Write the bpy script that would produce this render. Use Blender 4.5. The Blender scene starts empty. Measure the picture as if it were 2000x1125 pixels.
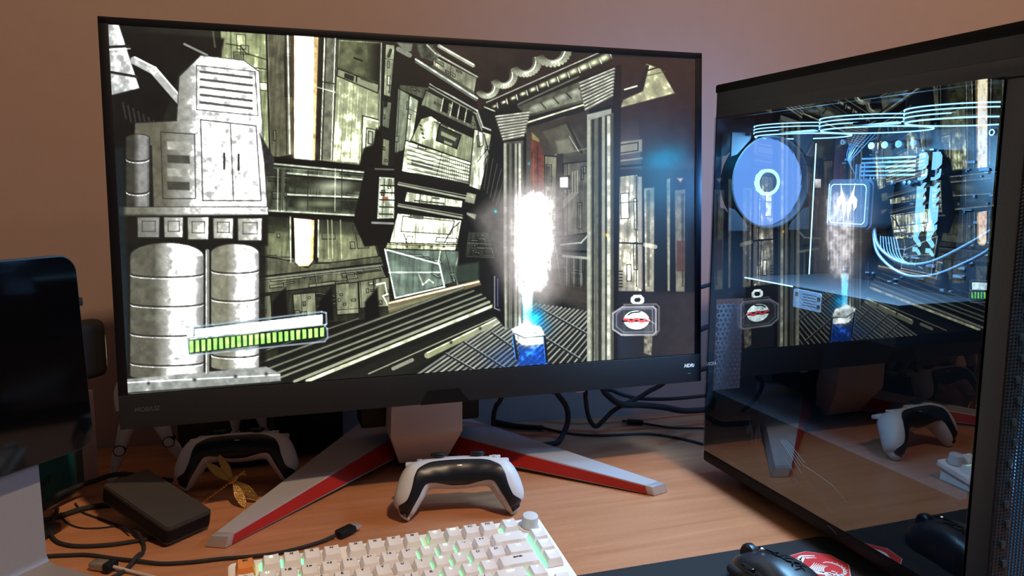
import bpy, bmesh, math, random
import numpy as np
from mathutils import Vector, Matrix

S = bpy.context.scene
COL = S.collection
R = math.radians

# ================================================================ camera, world, lights, exposure
cam_d = bpy.data.cameras.new('camera'); cam = bpy.data.objects.new('camera', cam_d); COL.objects.link(cam)
cam_d.sensor_width = 36.0; cam_d.lens = 27.15; cam_d.clip_start = 0.01; cam_d.clip_end = 20
_r = Vector((0.952658, -0.304033, 0.002695)); _u = Vector((0.037714, 0.126958, 0.991191)); _f = Vector((0.301697, 0.944164, -0.132414))
cam.matrix_world = Matrix(((_r.x, _u.x, -_f.x, -0.2002), (_r.y, _u.y, -_f.y, -0.9033), (_r.z, _u.z, -_f.z, 0.3903), (0, 0, 0, 1)))
S.camera = cam

W = bpy.data.worlds.new('room_ambient'); S.world = W; W.use_nodes = True
W.node_tree.nodes['Background'].inputs[0].default_value = (0.85, 0.70, 0.66, 1)
W.node_tree.nodes['Background'].inputs[1].default_value = 0.092

def light(name, kind, loc, power, color, size=0.1, aim=None, parent=None, spot=None):
    d = bpy.data.lights.new(name, kind); d.energy = power; d.color = color
    if kind == 'AREA': d.shape = 'DISK'; d.size = size
    elif kind in ('POINT', 'SPOT'): d.shadow_soft_size = size
    if spot: d.spot_size = spot[0]; d.spot_blend = spot[1]
    o = bpy.data.objects.new(name, d); COL.objects.link(o); o.location = loc
    if aim is not None: o.rotation_euler = (Vector(aim)-Vector(loc)).to_track_quat('-Z', 'Y').to_euler()
    if parent: o.parent = parent
    return o
# the room's ceiling lamp, up and to the front right of the desk
light('ceiling_lamp', 'POINT', (0.445, -1.48, 2.40), 182, (1.0, 0.72, 0.47), 0.055)
# a weaker lamp further right in the room
light('room_lamp', 'POINT', (1.75, -1.6, 1.75), 22, (1.0, 0.66, 0.45), 0.06)

S.view_settings.view_transform = 'Standard'; S.view_settings.look = 'None'
S.view_settings.exposure = 0.0; S.view_settings.gamma = 1.0; S.view_settings.use_curve_mapping = False

# ================================================================ helpers
def L3(c):
    return tuple((x/12.92 if x <= .04045 else ((x+.055)/1.055)**2.4) for x in c)
def mat(name, col, rough=.5, metal=0, noise=0, nscale=200, bump=0, bscale=400, spec=.5, emit=None, es=1, coat=0):
    """Procedural principled material; col is linear."""
    m = bpy.data.materials.new(name); m.use_nodes = True; nt = m.node_tree; b = nt.nodes['Principled BSDF']
    b.inputs['Base Color'].default_value = (*col, 1); b.inputs['Roughness'].default_value = rough; b.inputs['Metallic'].default_value = metal
    b.inputs['Specular IOR Level'].default_value = spec; b.inputs['Coat Weight'].default_value = coat
    tc = nt.nodes.new('ShaderNodeTexCoord')
    if noise:
        n = nt.nodes.new('ShaderNodeTexNoise'); n.inputs['Scale'].default_value = nscale; n.inputs['Detail'].default_value = 4
        nt.links.new(tc.outputs['Object'], n.inputs['Vector'])
        r = nt.nodes.new('ShaderNodeMapRange'); r.inputs[3].default_value = 1-noise; r.inputs[4].default_value = 1+noise
        nt.links.new(n.outputs['Fac'], r.inputs[0])
        v = nt.nodes.new('ShaderNodeMix'); v.data_type = 'RGBA'; v.blend_type = 'MULTIPLY'; v.inputs[0].default_value = 1
        v.inputs[6].default_value = (*col, 1); nt.links.new(r.outputs[0], v.inputs[7]); nt.links.new(v.outputs[2], b.inputs['Base Color'])
    if bump:
        n2 = nt.nodes.new('ShaderNodeTexNoise'); n2.inputs['Scale'].default_value = bscale; n2.inputs['Detail'].default_value = 3
        nt.links.new(tc.outputs['Object'], n2.inputs['Vector'])
        bp = nt.nodes.new('ShaderNodeBump'); bp.inputs['Strength'].default_value = bump; bp.inputs['Distance'].default_value = .0005
        nt.links.new(n2.outputs['Fac'], bp.inputs['Height']); nt.links.new(bp.outputs[0], b.inputs['Normal'])
    if emit:
        b.inputs['Emission Color'].default_value = (*emit, 1); b.inputs['Emission Strength'].default_value = es
    return m
def link(name, me, m=None, parent=None, label=None, loc=None, smooth=None):
    o = bpy.data.objects.new(name, me); COL.objects.link(o)
    if m is not None:
        for x in (m if isinstance(m, (list, tuple)) else [m]): me.materials.append(x)
    if parent: o.parent = parent
    if label: o['label'] = label
    if loc: o.location = loc
    return o
def obj(name, bm, m=None, parent=None, label=None, smooth=True, ang=35):
    bmesh.ops.recalc_face_normals(bm, faces=bm.faces)
    me = bpy.data.meshes.new(name); bm.to_mesh(me); bm.free()
    if smooth:
        me.polygons.foreach_set('use_smooth', [True]*len(me.polygons))
        me.set_sharp_from_angle(angle=R(ang))
    return link(name, me, m, parent, label)
def thing(name, label, cat, loc=(0, 0, 0), rz=0, group=None, rot=None):
    o = bpy.data.objects.new(name, None); COL.objects.link(o); o.location = loc
    o.rotation_euler = rot if rot else (0, 0, rz); o.empty_display_size = .02
    o['label'] = label; o['category'] = cat
    if group: o['group'] = group
    return o
def tag(o, label, cat, group=None):
    o['label'] = label; o['category'] = cat
    if group: o['group'] = group
    return o
def structure(o): o['kind'] = 'structure'; return o
def box(bm, c, s, bev=0, seg=2, M=None):
    g = bmesh.ops.create_cube(bm, size=1); vs = g['verts']
    for v in vs: v.co = Vector((v.co.x*s[0], v.co.y*s[1], v.co.z*s[2]))
    if bev:
        es = list({e for v in vs for e in v.link_edges})
        r = bmesh.ops.bevel(bm, geom=es, offset=bev, segments=seg, affect='EDGES', profile=.6)
        vs = list({v for v in r['verts']} | {v for v in vs if v.is_valid})
    for v in vs:
        if M is not None: v.co = M @ v.co
        v.co += Vector(c)
    return vs
def hexa(bm, P, bev=0):
    """Solid from eight corners: four of one end, four of the other in the same order."""
    v = [bm.verts.new(p) for p in P]
    fs = [bm.faces.new([v[i] for i in q]) for q in ((3, 2, 1, 0), (4, 5, 6, 7), (0, 1, 5, 4), (1, 2, 6, 5), (2, 3, 7, 6), (3, 0, 4, 7))]
    if bev: bmesh.ops.bevel(bm, geom=list({e for f in fs for e in f.edges}), offset=bev, segments=2, affect='EDGES', profile=.6)
def prism(bm, pts, d, O=(0, 0, 0), X=(1, 0, 0), Y=(0, 1, 0), bev=0):
    """Outline pts in the plane O,X,Y pushed d along X x Y."""
    O, X, Y = Vector(O), Vector(X), Vector(Y); N = X.cross(Y).normalized()
    a = [bm.verts.new(O+X*p[0]+Y*p[1]) for p in pts]; f = bm.faces.new(a)
    if d:
        r = bmesh.ops.extrude_face_region(bm, geom=[f]); vs = [g for g in r['geom'] if isinstance(g, bmesh.types.BMVert)]
        bmesh.ops.translate(bm, verts=vs, vec=N*d)
        if bev:
            top = [g for g in r['geom'] if isinstance(g, bmesh.types.BMFace)]
            bmesh.ops.bevel(bm, geom=list({e for t in top for e in t.edges}), offset=bev, segments=2, affect='EDGES')
def rrect(w, h, r, n=5, cx=0, cy=0):
    o = []
    for (sx, sy, a0) in ((1, 1, 0), (-1, 1, 90), (-1, -1, 180), (1, -1, 270)):
        for i in range(n+1):
            a = R(a0+90*i/n); o.append((cx+sx*(w/2-r)+r*math.cos(a), cy+sy*(h/2-r)+r*math.sin(a)))
    return o
def circ(r, n=24, cx=0, cy=0): return [(cx+r*math.cos(2*math.pi*i/n), cy+r*math.sin(2*math.pi*i/n)) for i in range(n)]
def lathe(bm, prof, n=32, M=None):
    """prof: (radius, z) pairs about Z."""
    rings = []
    for r, z in prof:
        if r < 1e-6: rings.append([bm.verts.new((0, 0, z))])
        else: rings.append([bm.verts.new((r*math.cos(2*math.pi*i/n), r*math.sin(2*math.pi*i/n), z)) for i in range(n)])
    for a, b in zip(rings, rings[1:]):
        for i in range(n):
            j = (i+1) % n
            if len(a) == 1 and len(b) == 1: break
            if len(a) == 1: bm.faces.new((a[0], b[i], b[j]))
            elif len(b) == 1: bm.faces.new((a[i], a[j], b[0]))
            else: bm.faces.new((a[i], a[j], b[j], b[i]))
    if M is not None:
        for r in rings:
            for v in r: v.co = M @ v.co
def axis(o, d):
    """Matrix taking +Z to direction d, at origin o."""
    q = Vector(d).to_track_quat('Z', 'Y').to_matrix().to_4x4(); q.translation = Vector(o); return q
def crom(P, k=8):
    P = [Vector(p) for p in P]; Q = [P[0]*2-P[1]]+P+[P[-1]*2-P[-2]]; o = []
    for i in range(1, len(Q)-2):
        a, b, c, d = Q[i-1:i+3]
        for j in range(k):
            t = j/k
            o.append(.5*((2*b)+(c-a)*t+(2*a-5*b+4*c-d)*t*t+(3*b-a-3*c+d)*t**3))
    o.append(P[-1]); return o
def tube(bm, P, r, n=10, k=8, flat=1.0):
    pts = crom(P, k) if k else [Vector(p) for p in P]
    prev = None; rings = []; up = Vector((0, 0, 1))
    for i, p in enumerate(pts):
        t = (pts[min(i+1, len(pts)-1)]-pts[max(i-1, 0)]).normalized()
        if prev is None: a = t.cross(up if abs(t.z) < .95 else Vector((0, 1, 0))).normalized()
        else: a = (prev-t*prev.dot(t)).normalized()
        prev = a; b = t.cross(a); rr = r[0]+(r[1]-r[0])*i/(len(pts)-1) if isinstance(r, tuple) else r
        rings.append([bm.verts.new(p+a*math.cos(2*math.pi*j/n)*rr+b*math.sin(2*math.pi*j/n)*rr*flat) for j in range(n)])
    for x, y in zip(rings, rings[1:]):
        for j in range(n): bm.faces.new((x[j], x[(j+1) % n], y[(j+1) % n], y[j]))
    bm.faces.new(rings[0][::-1]); bm.faces.new(rings[-1])
def text(name, s, size, m, parent, Mx, ext=.0001, align='CENTER', sx=1, bold=0, shear=0):
    """Raised lettering as a mesh; Mx places its XY plane."""
    c = bpy.data.curves.new(name, 'FONT'); c.body = s; c.size = size; c.extrude = ext; c.align_x = align; c.align_y = 'CENTER'; c.offset = bold; c.shear = shear; c.resolution_u = 3
    t = bpy.data.objects.new(name, c); COL.objects.link(t)
    dg = bpy.context.evaluated_depsgraph_get(); me = bpy.data.meshes.new_from_object(t.evaluated_get(dg))
    bpy.data.objects.remove(t); bpy.data.curves.remove(c)
    me.transform(Matrix.Diagonal((sx, 1, 1, 1))); me.transform(Mx); me.materials.clear()
    return link(name, me, m, parent)
def frame(o, x, y):
    x = Vector(x).normalized(); y = Vector(y); z = x.cross(y).normalized(); y = z.cross(x)
    return Matrix(((x.x, y.x, z.x, o[0]), (x.y, y.y, z.y, o[1]), (x.z, y.z, z.z, o[2]), (0, 0, 0, 1)))

# ================================================================ materials
M_black = mat('black_plastic', (.007, .0075, .010), .5, spec=.3, bump=.3, bscale=900)
M_gloss = mat('gloss_black', (.004, .004, .006), .08, coat=.5)
M_bezel = mat('bezel_black', (.004, .004, .007), .5, spec=.2)
M_chin = mat('charcoal_matte_plastic', (.012, .0135, .018), .6, spec=.3, noise=.25, nscale=600, bump=.4, bscale=1500)
M_silver = mat('silver_painted_metal', (.52, .49, .50), .42, .35, noise=.08, nscale=900, bump=.25, bscale=1800)
M_red = mat('red_anodised_strip', (.42, .018, .012), .42, .15, noise=.1, nscale=500)
M_alu = mat('brushed_aluminium', (.55, .52, .53), .36, .6, noise=.06, nscale=700, bump=.2, bscale=1200)
M_white = mat('white_satin_plastic', (.62, .61, .63), .42, noise=.05, nscale=400, bump=.15, bscale=2500)
M_ctlblk = mat('controller_black_plastic', (.007, .009, .015), .34, spec=.4)
M_key = mat('white_keycap_plastic', (.80, .75, .74), .50, noise=.03, nscale=300, bump=.1, bscale=2500)
M_kbody = mat('white_keyboard_case', (.85, .80, .78), .45, noise=.03, nscale=200)
M_orange = mat('orange_keycap_plastic', (.72, .22, .035), .5)
M_leg = mat('dark_legend_print', (.03, .03, .04), .6)
M_leglit = mat('lit_green_legend', (.6, .9, .7), .6, emit=(.45, 1, .6), es=2.2)
M_green = mat('green_backlight', (.1, .8, .3), .5, emit=(.12, 1, .32), es=3.0)
M_cable = mat('black_braided_cable', (.014, .013, .016), .7, bump=.8, bscale=3000)
M_case = mat('case_dark_steel', (.070, .080, .095), .55, .1, noise=.2, nscale=500, bump=.3, bscale=1600)
M_caseblk = mat('case_black_trim', (.004, .0045, .007), .55, spec=.2)
M_inner = mat('case_inner_steel', (.014, .018, .025), .45, .4, noise=.3, nscale=80)
M_pcb = mat('circuit_board', (.007, .011, .018), .45, noise=.6, nscale=160)
M_part = mat('blue_grey_components', (.17, .22, .28), .35, .5, noise=.4, nscale=300)
M_gold = mat('gold_metal', (.50, .29, .085), .30, .9, noise=.35, nscale=700, bump=.9, bscale=900)
M_hdd = mat('dark_grey_drive_case', (.035, .030, .027), .6, noise=.25, nscale=900, bump=.3, bscale=2500)
M_cloth = mat('black_cloth_pad', (.008, .009, .012), .85, noise=.4, nscale=1500, bump=.6, bscale=4000)
M_mouse = mat('black_mouse_plastic', (.016, .018, .024), .34, bump=.1, bscale=2500)
def emis(name, col, s):
    m = bpy.data.materials.new(name); m.use_nodes = True; nt = m.node_tree; nt.nodes.clear()
    e = nt.nodes.new('ShaderNodeEmission'); e.inputs[0].default_value = (*col, 1); e.inputs[1].default_value = s
    o = nt.nodes.new('ShaderNodeOutputMaterial'); nt.links.new(e.outputs[0], o.inputs[0]); return m
E_cyan = emis('cyan_led', (.35, .80, 1.0), 5.0); E_strip = emis('fan_led_strip', (.26, .60, 1.0), 4.0)
E_blade = emis('lit_fan_blade', (.17, .39, .95), 1.45); E_hub = emis('lit_fan_ring', (.30, .90, 1.0), 4.0); E_ram = emis('lit_memory_bar', (.30, .78, 1.0), 1.6)
E_dim = emis('dim_blue_led', (.10, .35, .8), .5); E_white = emis('white_led', (.8, .95, 1), 4)
# wood
M_wood = bpy.data.materials.new('beech_laminate'); M_wood.use_nodes = True; nt = M_wood.node_tree; b = nt.nodes['Principled BSDF']
tc = nt.nodes.new('ShaderNodeTexCoord'); mp = nt.nodes.new('ShaderNodeMapping'); mp.inputs['Scale'].default_value = (1.6, 26, 1); mp.inputs['Rotation'].default_value = (0, 0, R(-4))
n1 = nt.nodes.new('ShaderNodeTexNoise'); n1.inputs['Scale'].default_value = 3; n1.inputs['Detail'].default_value = 8; n1.inputs['Distortion'].default_value = .6
n2 = nt.nodes.new('ShaderNodeTexNoise'); n2.inputs['Scale'].default_value = 28; n2.inputs['Detail'].default_value = 3
mp2 = nt.nodes.new('ShaderNodeMapping'); mp2.inputs['Scale'].default_value = (6, 60, 1); mp2.inputs['Rotation'].default_value = (0, 0, R(-4))
cr = nt.nodes.new('ShaderNodeValToRGB'); cr.color_ramp.elements[0].color = (.42, .170, .078, 1); cr.color_ramp.elements[1].color = (.54, .235, .115, 1); cr.color_ramp.elements[0].position = .3; cr.color_ramp.elements[1].position = .7
mr = nt.nodes.new('ShaderNodeMapRange'); mr.inputs[1].default_value = .35; mr.inputs[2].default_value = .6; mr.inputs[3].default_value = .86; mr.inputs[4].default_value = 1
mx = nt.nodes.new('ShaderNodeMix'); mx.data_type = 'RGBA'; mx.blend_type = 'MULTIPLY'; mx.inputs[0].default_value = 1
for a_, b_ in ((tc.outputs['Object'], mp.inputs[0]), (mp.outputs[0], n1.inputs[0]), (tc.outputs['Object'], mp2.inputs[0]), (mp2.outputs[0], n2.inputs[0]), (n1.outputs['Fac'], cr.inputs[0]), (n2.outputs['Fac'], mr.inputs[0]), (cr.outputs[0], mx.inputs[6]), (mr.outputs[0], mx.inputs[7]), (mx.outputs[2], b.inputs['Base Color'])): nt.links.new(a_, b_)
b.inputs['Roughness'].default_value = .36
M_wall = mat('painted_plaster_wall', (.34, .235, .20), .85, noise=.04, nscale=30, bump=.25, bscale=350)

# ================================================================ room
bm = bmesh.new(); WD = Vector((.9952, -.0981, 0)); WN = Vector((-.0981, -.9952, 0))
w0 = Vector((.155, .281, 0))
prism(bm, [(-2.2, -.75), (2.6, -.75), (2.6, 1.7), (-2.2, 1.7)], .05, w0-WN*0, tuple(WD), (0, 0, 1))
for v in bm.verts: pass
wall = structure(obj('wall_back', bm, M_wall, smooth=False)); 
if (wall.data.vertices[4].co-wall.data.vertices[0].co).dot(WN) > 0: wall.location = -WN*.05
bm = bmesh.new(); box(bm, (0, -.6, -.775), (5.2, 4.4, .05)); structure(obj('floor', bm, mat('dark_floor', (.05, .04, .035), .6, noise=.2, nscale=20), smooth=False))
desk = thing('desk', 'beech coloured wooden desk top that everything stands on', 'desk', (0, 0, 0))
bm = bmesh.new()
yw = lambda x: .281-.0986*(x-.155)-.002
P = [(-1.15, -.62), (1.05, -.62), (1.05, yw(1.05)), (-1.15, yw(-1.15))]
prism(bm, P, .025, (0, 0, -.025), (1, 0, 0), (0, 1, 0), .0)
for v in bm.verts: pass
obj('desk_top', bm, M_wood, desk, smooth=False)
for x in (-1.05, .95):
    for y in (-.55, .12):
        bm = bmesh.new(); box(bm, (x, y, -.3875), (.05, .05, .725), .003); obj('leg', bm, M_black, desk)
# ---------------------------------------------------------------- the picture shown on the monitor
# A corridor scene drawn with numpy into the vertex colours of the flat screen mesh.
def paint_screen(GW, GH):
    Hm = np.array(SCREEN_H)
    uu, vv = np.meshgrid(np.linspace(0, 1, GW), np.linspace(0, 1, GH))
    q = np.stack([uu, vv, np.ones_like(uu)], -1) @ Hm.T
    X = q[..., 0] / q[..., 2]; Y = q[..., 1] / q[..., 2]
    C = np.zeros((GH, GW, 3), np.float32)
    rng = np.random.RandomState(7)
    def vnoise(x, y, seed):
        r = np.random.RandomState(seed); T = r.rand(64, 64)
        xi = np.floor(x).astype(int); yi = np.floor(y).astype(int)
        fx = x - xi; fy = y - yi; fx = fx*fx*(3-2*fx); fy = fy*fy*(3-2*fy)
        a = T[yi % 64, xi % 64]; b = T[yi % 64, (xi+1) % 64]; c = T[(yi+1) % 64, xi % 64]; d = T[(yi+1) % 64, (xi+1) % 64]
        return (a*(1-fx)+b*fx)*(1-fy)+(c*(1-fx)+d*fx)*fy
    def fbm(x, y, seed, o=4):
        s = 0; a = .5; t = 0
        for i in range(o):
            s = s + a*vnoise(x*2**i, y*2**i, seed+i); t += a; a *= .55
        return s/t
    def win(pts, pad=3):
        pts = np.array(pts, float)
        x0, y0 = pts.min(0)-pad; x1, y1 = pts.max(0)+pad
        m = (X >= x0) & (X <= x1) & (Y >= y0) & (Y <= y1)
        r = np.where(m.any(1))[0]; c = np.where(m.any(0))[0]
        if len(r) == 0 or len(c) == 0: return None
        return slice(r[0], r[-1]+1), slice(c[0], c[-1]+1)
    def sdist(pts, x, y):
        n = len(pts); d = np.full(x.shape, 1e9); ins = np.zeros(x.shape, bool)
        for i in range(n):
            ax, ay = pts[i]; bx, by = pts[(i+1) % n]
            ex, ey = bx-ax, by-ay; wx, wy = x-ax, y-ay
            t = np.clip((wx*ex+wy*ey)/(ex*ex+ey*ey+1e-9), 0, 1)
            d = np.minimum(d, (wx-ex*t)**2+(wy-ey*t)**2)
            c = ((ay > y) != (by > y))
            with np.errstate(divide='ignore', invalid='ignore'):
                xx = (bx-ax)*(y-ay)/(by-ay+1e-12)+ax
            ins ^= c & (x < xx)
        d = np.sqrt(d); return np.where(ins, -d, d)
    def mixin(w, col, a):
        C[w] = C[w]*(1-a[..., None])+np.asarray(col)*a[..., None]
    def poly(pts, col, a=1, soft=.7, tex=0, ts=.05, seed=3):
        w = win(pts, soft*2+2)
        if w is None: return
        x, y = X[w], Y[w]; d = sdist(pts, x, y)
        m = np.clip(.5-d/(2*soft), 0, 1)*a
        c = np.asarray(col, float)
        if tex: c = c*(1+tex*(fbm(x*ts, y*ts, seed)-.5)*2)[..., None]
        mixin(w, c, m)
    def grad(pts, c0, c1, p0, p1, a=1, soft=.7, tex=0, ts=.05, seed=3):
        w = win(pts, soft*2+2)
        if w is None: return
        x, y = X[w], Y[w]; d = sdist(pts, x, y); m = np.clip(.5-d/(2*soft), 0, 1)*a
        e = np.array(p1, float)-p0
        t = np.clip(((x-p0[0])*e[0]+(y-p0[1])*e[1])/(e@e), 0, 1)[..., None]
        c = np.array(c0)*(1-t)+np.array(c1)*t
        if tex: c = c*(1+tex*(fbm(x*ts, y*ts, seed)-.5)*2)[..., None]
        mixin(w, c, m)
    def line(p, q2, wd, col, a=1):
        pts = [p, q2]; w = win(pts, wd+3)
        if w is None: return
        x, y = X[w], Y[w]; ex, ey = q2[0]-p[0], q2[1]-p[1]
        t = np.clip(((x-p[0])*ex+(y-p[1])*ey)/(ex*ex+ey*ey+1e-9), 0, 1)
        d = np.hypot(x-p[0]-ex*t, y-p[1]-ey*t)
        mixin(w, col, np.clip(wd/2-d+.6, 0, 1)*a)
    def pl(pts, wd, col, a=1, close=False):
        for i in range(len(pts)-(0 if close else 1)): line(pts[i], pts[(i+1) % len(pts)], wd, col, a)
    def glow(cx, cy, rx, ry, col, a=1, p=2, ang=0):
        w = win([(cx-3*max(rx, ry), cy-3*max(rx, ry)), (cx+3*max(rx, ry), cy+3*max(rx, ry))])
        if w is None: return
        x, y = X[w]-cx, Y[w]-cy; ca, sa = np.cos(ang), np.sin(ang)
        xr, yr = x*ca+y*sa, -x*sa+y*ca
        m = np.exp(-(np.abs(xr/rx)**p+np.abs(yr/ry)**p))*a
        mixin(w, col, m)
    def bil(Q, s, t):
        Q = np.array(Q, float)
        return Q[0]*(1-s)*(1-t)+Q[1]*s*(1-t)+Q[2]*s*t+Q[3]*(1-s)*t
    INK = (.03, .05, .04); HI = (.93, .96, .84)
    def panel(Q, base, dk=INK, seed=0, n=8, tex=.35, ts=.06, lit=.35, vert=True):
        """A worn metal panel: mottled plate, engraved boxes, seams with a bright lip."""
        r = np.random.RandomState(seed)
        poly(Q, base, 1, .7, tex, ts, seed+11)
        w = win(Q)
        if w is None: return
        # vertical streaks of wear
        x, y = X[w], Y[w]; d = sdist(Q, x, y); m = np.clip(.5-d, 0, 1)
        st = fbm(x*.22+y*.012, y*.02, seed+31, 3) if vert else fbm(x*.02, y*.22, seed+31, 3)
        C[w] *= (1+(st-.5)*.7*m)[..., None]
        g = fbm(x*.02, y*.02, seed+77, 3)
        C[w] *= (1-np.clip(g-.55, 0, 1)*1.2*m)[..., None]
        for i in range(n):
            s0, t0 = r.rand()*.8, r.rand()*.8; ds, dt = .08+.35*r.rand()**2, .06+.3*r.rand()**2
            s1, t1 = min(s0+ds, .98), min(t0+dt, .98)
            B = [bil(Q, s0, t0), bil(Q, s1, t0), bil(Q, s1, t1), bil(Q, s0, t1)]
            k = r.rand()
            if k < .3: poly(B, np.array(base)*(.35+.3*r.rand()), .8, 1.0, .4, .1, seed+i)
            elif k < .55: poly(B, np.clip(np.array(base)*1.35, 0, 1), .6, 1.0, .3, .1, seed+i)
            pl(B, 1.5, dk, .8, True)
            pl([B[0]+1.6, B[1]+(-1.6, 1.6), B[2]-1.6], .9, HI, .55*lit*2)
        for i in range(max(1, n//3)):
            t0 = r.rand(); a, b = (bil(Q, t0, 0), bil(Q, t0, 1)) if r.rand() < .5 else (bil(Q, 0, t0), bil(Q, 1, t0))
            line(a, b, 1.4, dk, .8); line(a+1.5, b+1.5, .8, HI, .6*lit*2)
        pl(Q, 2, dk, .9, True)
    # ---- base
    C[:] = (.055, .065, .055)
    OL = (.62, .66, .48); PALE = (.80, .84, .66); MID = (.42, .44, .32); DK = (.10, .12, .09)
    # ---- far left dark hall
    grad([(205, 40), (560, 60), (540, 780), (205, 780)], (.05, .06, .055), (.13, .14, .10), (210, 300), (540, 300), 1, 2, .6, .02)
    # ---- tall wall panels
    panel([(430, 60), (521, 66), (527, 310), (440, 300)], (.60, .64, .45), seed=2, n=5)
    pl([(440, 85), (470, 90), (480, 104), (525, 118)], 2, INK, .8); pl([(430, 122), (560, 142)], 2, INK, .8); pl([(430, 124), (560, 144)], 1, HI, .6)
    panel([(521, 66), (576, 70), (576, 302), (527, 310)], (.33, .33, .25), seed=4, n=3)
    line((520, 66), (527, 298), 3, INK); line((562, 70), (566, 300), 3, (.85, .87, .80), .9); line((557, 70), (560, 300), 2, INK, .8)
    grad([(568, 70), (576, 70), (576, 318), (572, 318)], (.2, .15, .10), (.35, .28, .18), (568, 100), (576, 100))
    panel([(618, 74), (748, 82), (742, 330), (612, 312)], OL, seed=5, n=2)
    poly([(616, 72), (633, 74), (628, 312), (612, 312)], (.09, .09, .07)); poly([(636, 74), (660, 76), (650, 314), (628, 311)], (.42, .43, .36), 1, 1, .5, .08)
    for xx, c_ in ((634, HI), (637, INK), (655, HI), (658, INK), (661, INK)): line((xx, 74), (xx-8, 312), 2 if c_ is INK else 1.4, c_, .85)
    line((618, 170), (655, 180), 2, HI, .7); line((618, 158), (655, 164), 2, INK, .8)
    poly([(664, 80), (742, 84), (740, 170), (700, 150), (660, 138)], (.30, .32, .22), 1, 1.5, .8, .05, 9)
    grad([(715, 84), (745, 84), (742, 165), (722, 155)], (.30, .32, .22), (.03, .04, .03), (710, 110), (738, 110), .9, 3)
    line((692, 113), (707, 119), 3, INK)
    poly([(660, 134), (740, 165), (738, 182), (658, 148)], (.55, .58, .45)); pl([(660, 134), (740, 165), (738, 182), (658, 148)], 2, INK, 1, True)
    poly([(673, 142), (692, 149), (690, 159), (672, 152)], (.1, .11, .09)); line((706, 153), (728, 161), 4, (.2, .22, .17)); line((697, 148), (696, 160), 2.5, INK)
    grad([(658, 150), (738, 184), (735, 320), (650, 314)], (.66, .69, .52), (.80, .84, .64), (700, 180), (690, 310), 1, 1, .35, .07, 14)
    for k in range(7): line((664+9*k, 160+3*k), (656+9*k, 316), 1.4, (.42, .45, .30) if k % 2 else (.88, .9, .74), .55)
    pl([(710, 316), (712, 230), (741, 238)], 3, (.85, .88, .78), .9); pl([(706, 316), (708, 226), (741, 234)], 2, INK, .9)
    poly([(716, 250), (734, 254), (732, 290), (714, 288)], (.72, .75, .62)); pl([(716, 250), (734, 254), (732, 290), (714, 288)], 1.6, INK, 1, True); pl([(720, 256), (728, 258), (727, 282), (719, 280)], 1.6, INK, 1, True)
    # vertical machine bar
    poly([(742, 82), (778, 86), (768, 330), (738, 325)], (.06, .07, .06)); panel([(753, 86), (772, 88), (763, 190), (749, 186)], (.62, .65, .52), seed=8, n=3)
    panel([(747, 196), (765, 200), (760, 252), (745, 246)], (.55, .58, .47), seed=21, n=2)
    line((745, 84), (741, 246), 2, HI, .7); line((763, 98), (759, 110), 6, INK, .8); line((754, 196), (753, 206), 7, INK, .9)
    poly([(710, 290), (728, 282), (735, 250), (744, 256), (752, 330), (700, 328)], (.03, .035, .03), 1, 2)
    panel([(748, 270), (762, 274), (760, 325), (745, 322)], (.5, .52, .4), seed=23, n=2)
    # ---- glowing wall light, upper
    poly([(575, 70), (622, 73), (615, 320), (575, 317)], (.80, .66, .42)); grad([(575, 70), (613, 72), (610, 318), (575, 316)], (1, .93, .72), (1, 1, .97), (595, 70), (595, 180), 1, 1)
    glow(592, 202, 18, 9, (1, .88, .60), .75); glow(592, 292, 20, 14, (1, .90, .72), .8); glow(596, 240, 12, 30, (1, 1, 1), .9)
    # ---- console band
    poly([(505, 303), (735, 325), (730, 345), (505, 322)], (.02, .025, .02), 1, 1.5)
    panel([(505, 318), (726, 337), (720, 426), (505, 410)], (.34, .37, .29), seed=12, n=10, tex=.9, ts=.05)
    poly([(562, 340), (716, 352), (714, 376), (562, 366)], (.11, .12, .09), .9, 4, .9, .05, 6); poly([(562, 384), (714, 392), (713, 414), (562, 406)], (.10, .12, .09), .9, 4, .9, .05, 8)
    glow(650, 364, 34, 10, (.80, .84, .70), .85); glow(630, 398, 26, 7, (.62, .66, .5), .8); glow(592, 400, 14, 9, (.6, .64, .5), .7)
    for a_, b_ in (((535, 320), (726, 338)), ((560, 338), (722, 352)), ((562, 380), (714, 386)), ((518, 411), (720, 422))):
        line(a_, b_, 3.2, (.80, .84, .74), .9); line((a_[0], a_[1]+3.5), (b_[0], b_[1]+3.5), 2.5, INK, .9)
    for xx in (543, 548, 560, 602, 655, 668, 712, 718): line((xx, 330), (xx-1, 412), 1.6, (.85, .88, .78) if xx % 2 else (.10, .12, .1), .8)
    line((553, 330), (551, 405), 5, (.30, .3, .25), .8)
    poly([(520, 416), (720, 426), (720, 436), (520, 430)], (.03, .035, .03), 1, 1.5)
    # ---- lower wall
    panel([(508, 420), (570, 425), (570, 520), (508, 524)], (.40, .42, .30), seed=31, n=4)
    panel([(622, 428), (722, 436), (742, 510), (620, 528)], (.50, .52, .38), seed=32, n=5)
    grad([(508, 418), (724, 428), (724, 462), (508, 452)], (.03, .04, .03), (.25, .27, .2), (600, 425), (600, 462), .8, 4)
    for xx in (640, 648, 665): line((xx, 430), (xx+2, 505), 1.6, (.82, .84, .64), .8)
    panel([(508, 500), (600, 515), (640, 514), (744, 500), (750, 520), (508, 552)], (.36, .37, .28), seed=33, n=3)
    poly([(568, 420), (622, 426), (620, 510), (600, 524), (575, 516)], (.05, .05, .04)); line((567, 424), (568, 512), 2.4, HI, .8); line((622, 430), (621, 502), 2.4, HI, .8)
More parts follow.
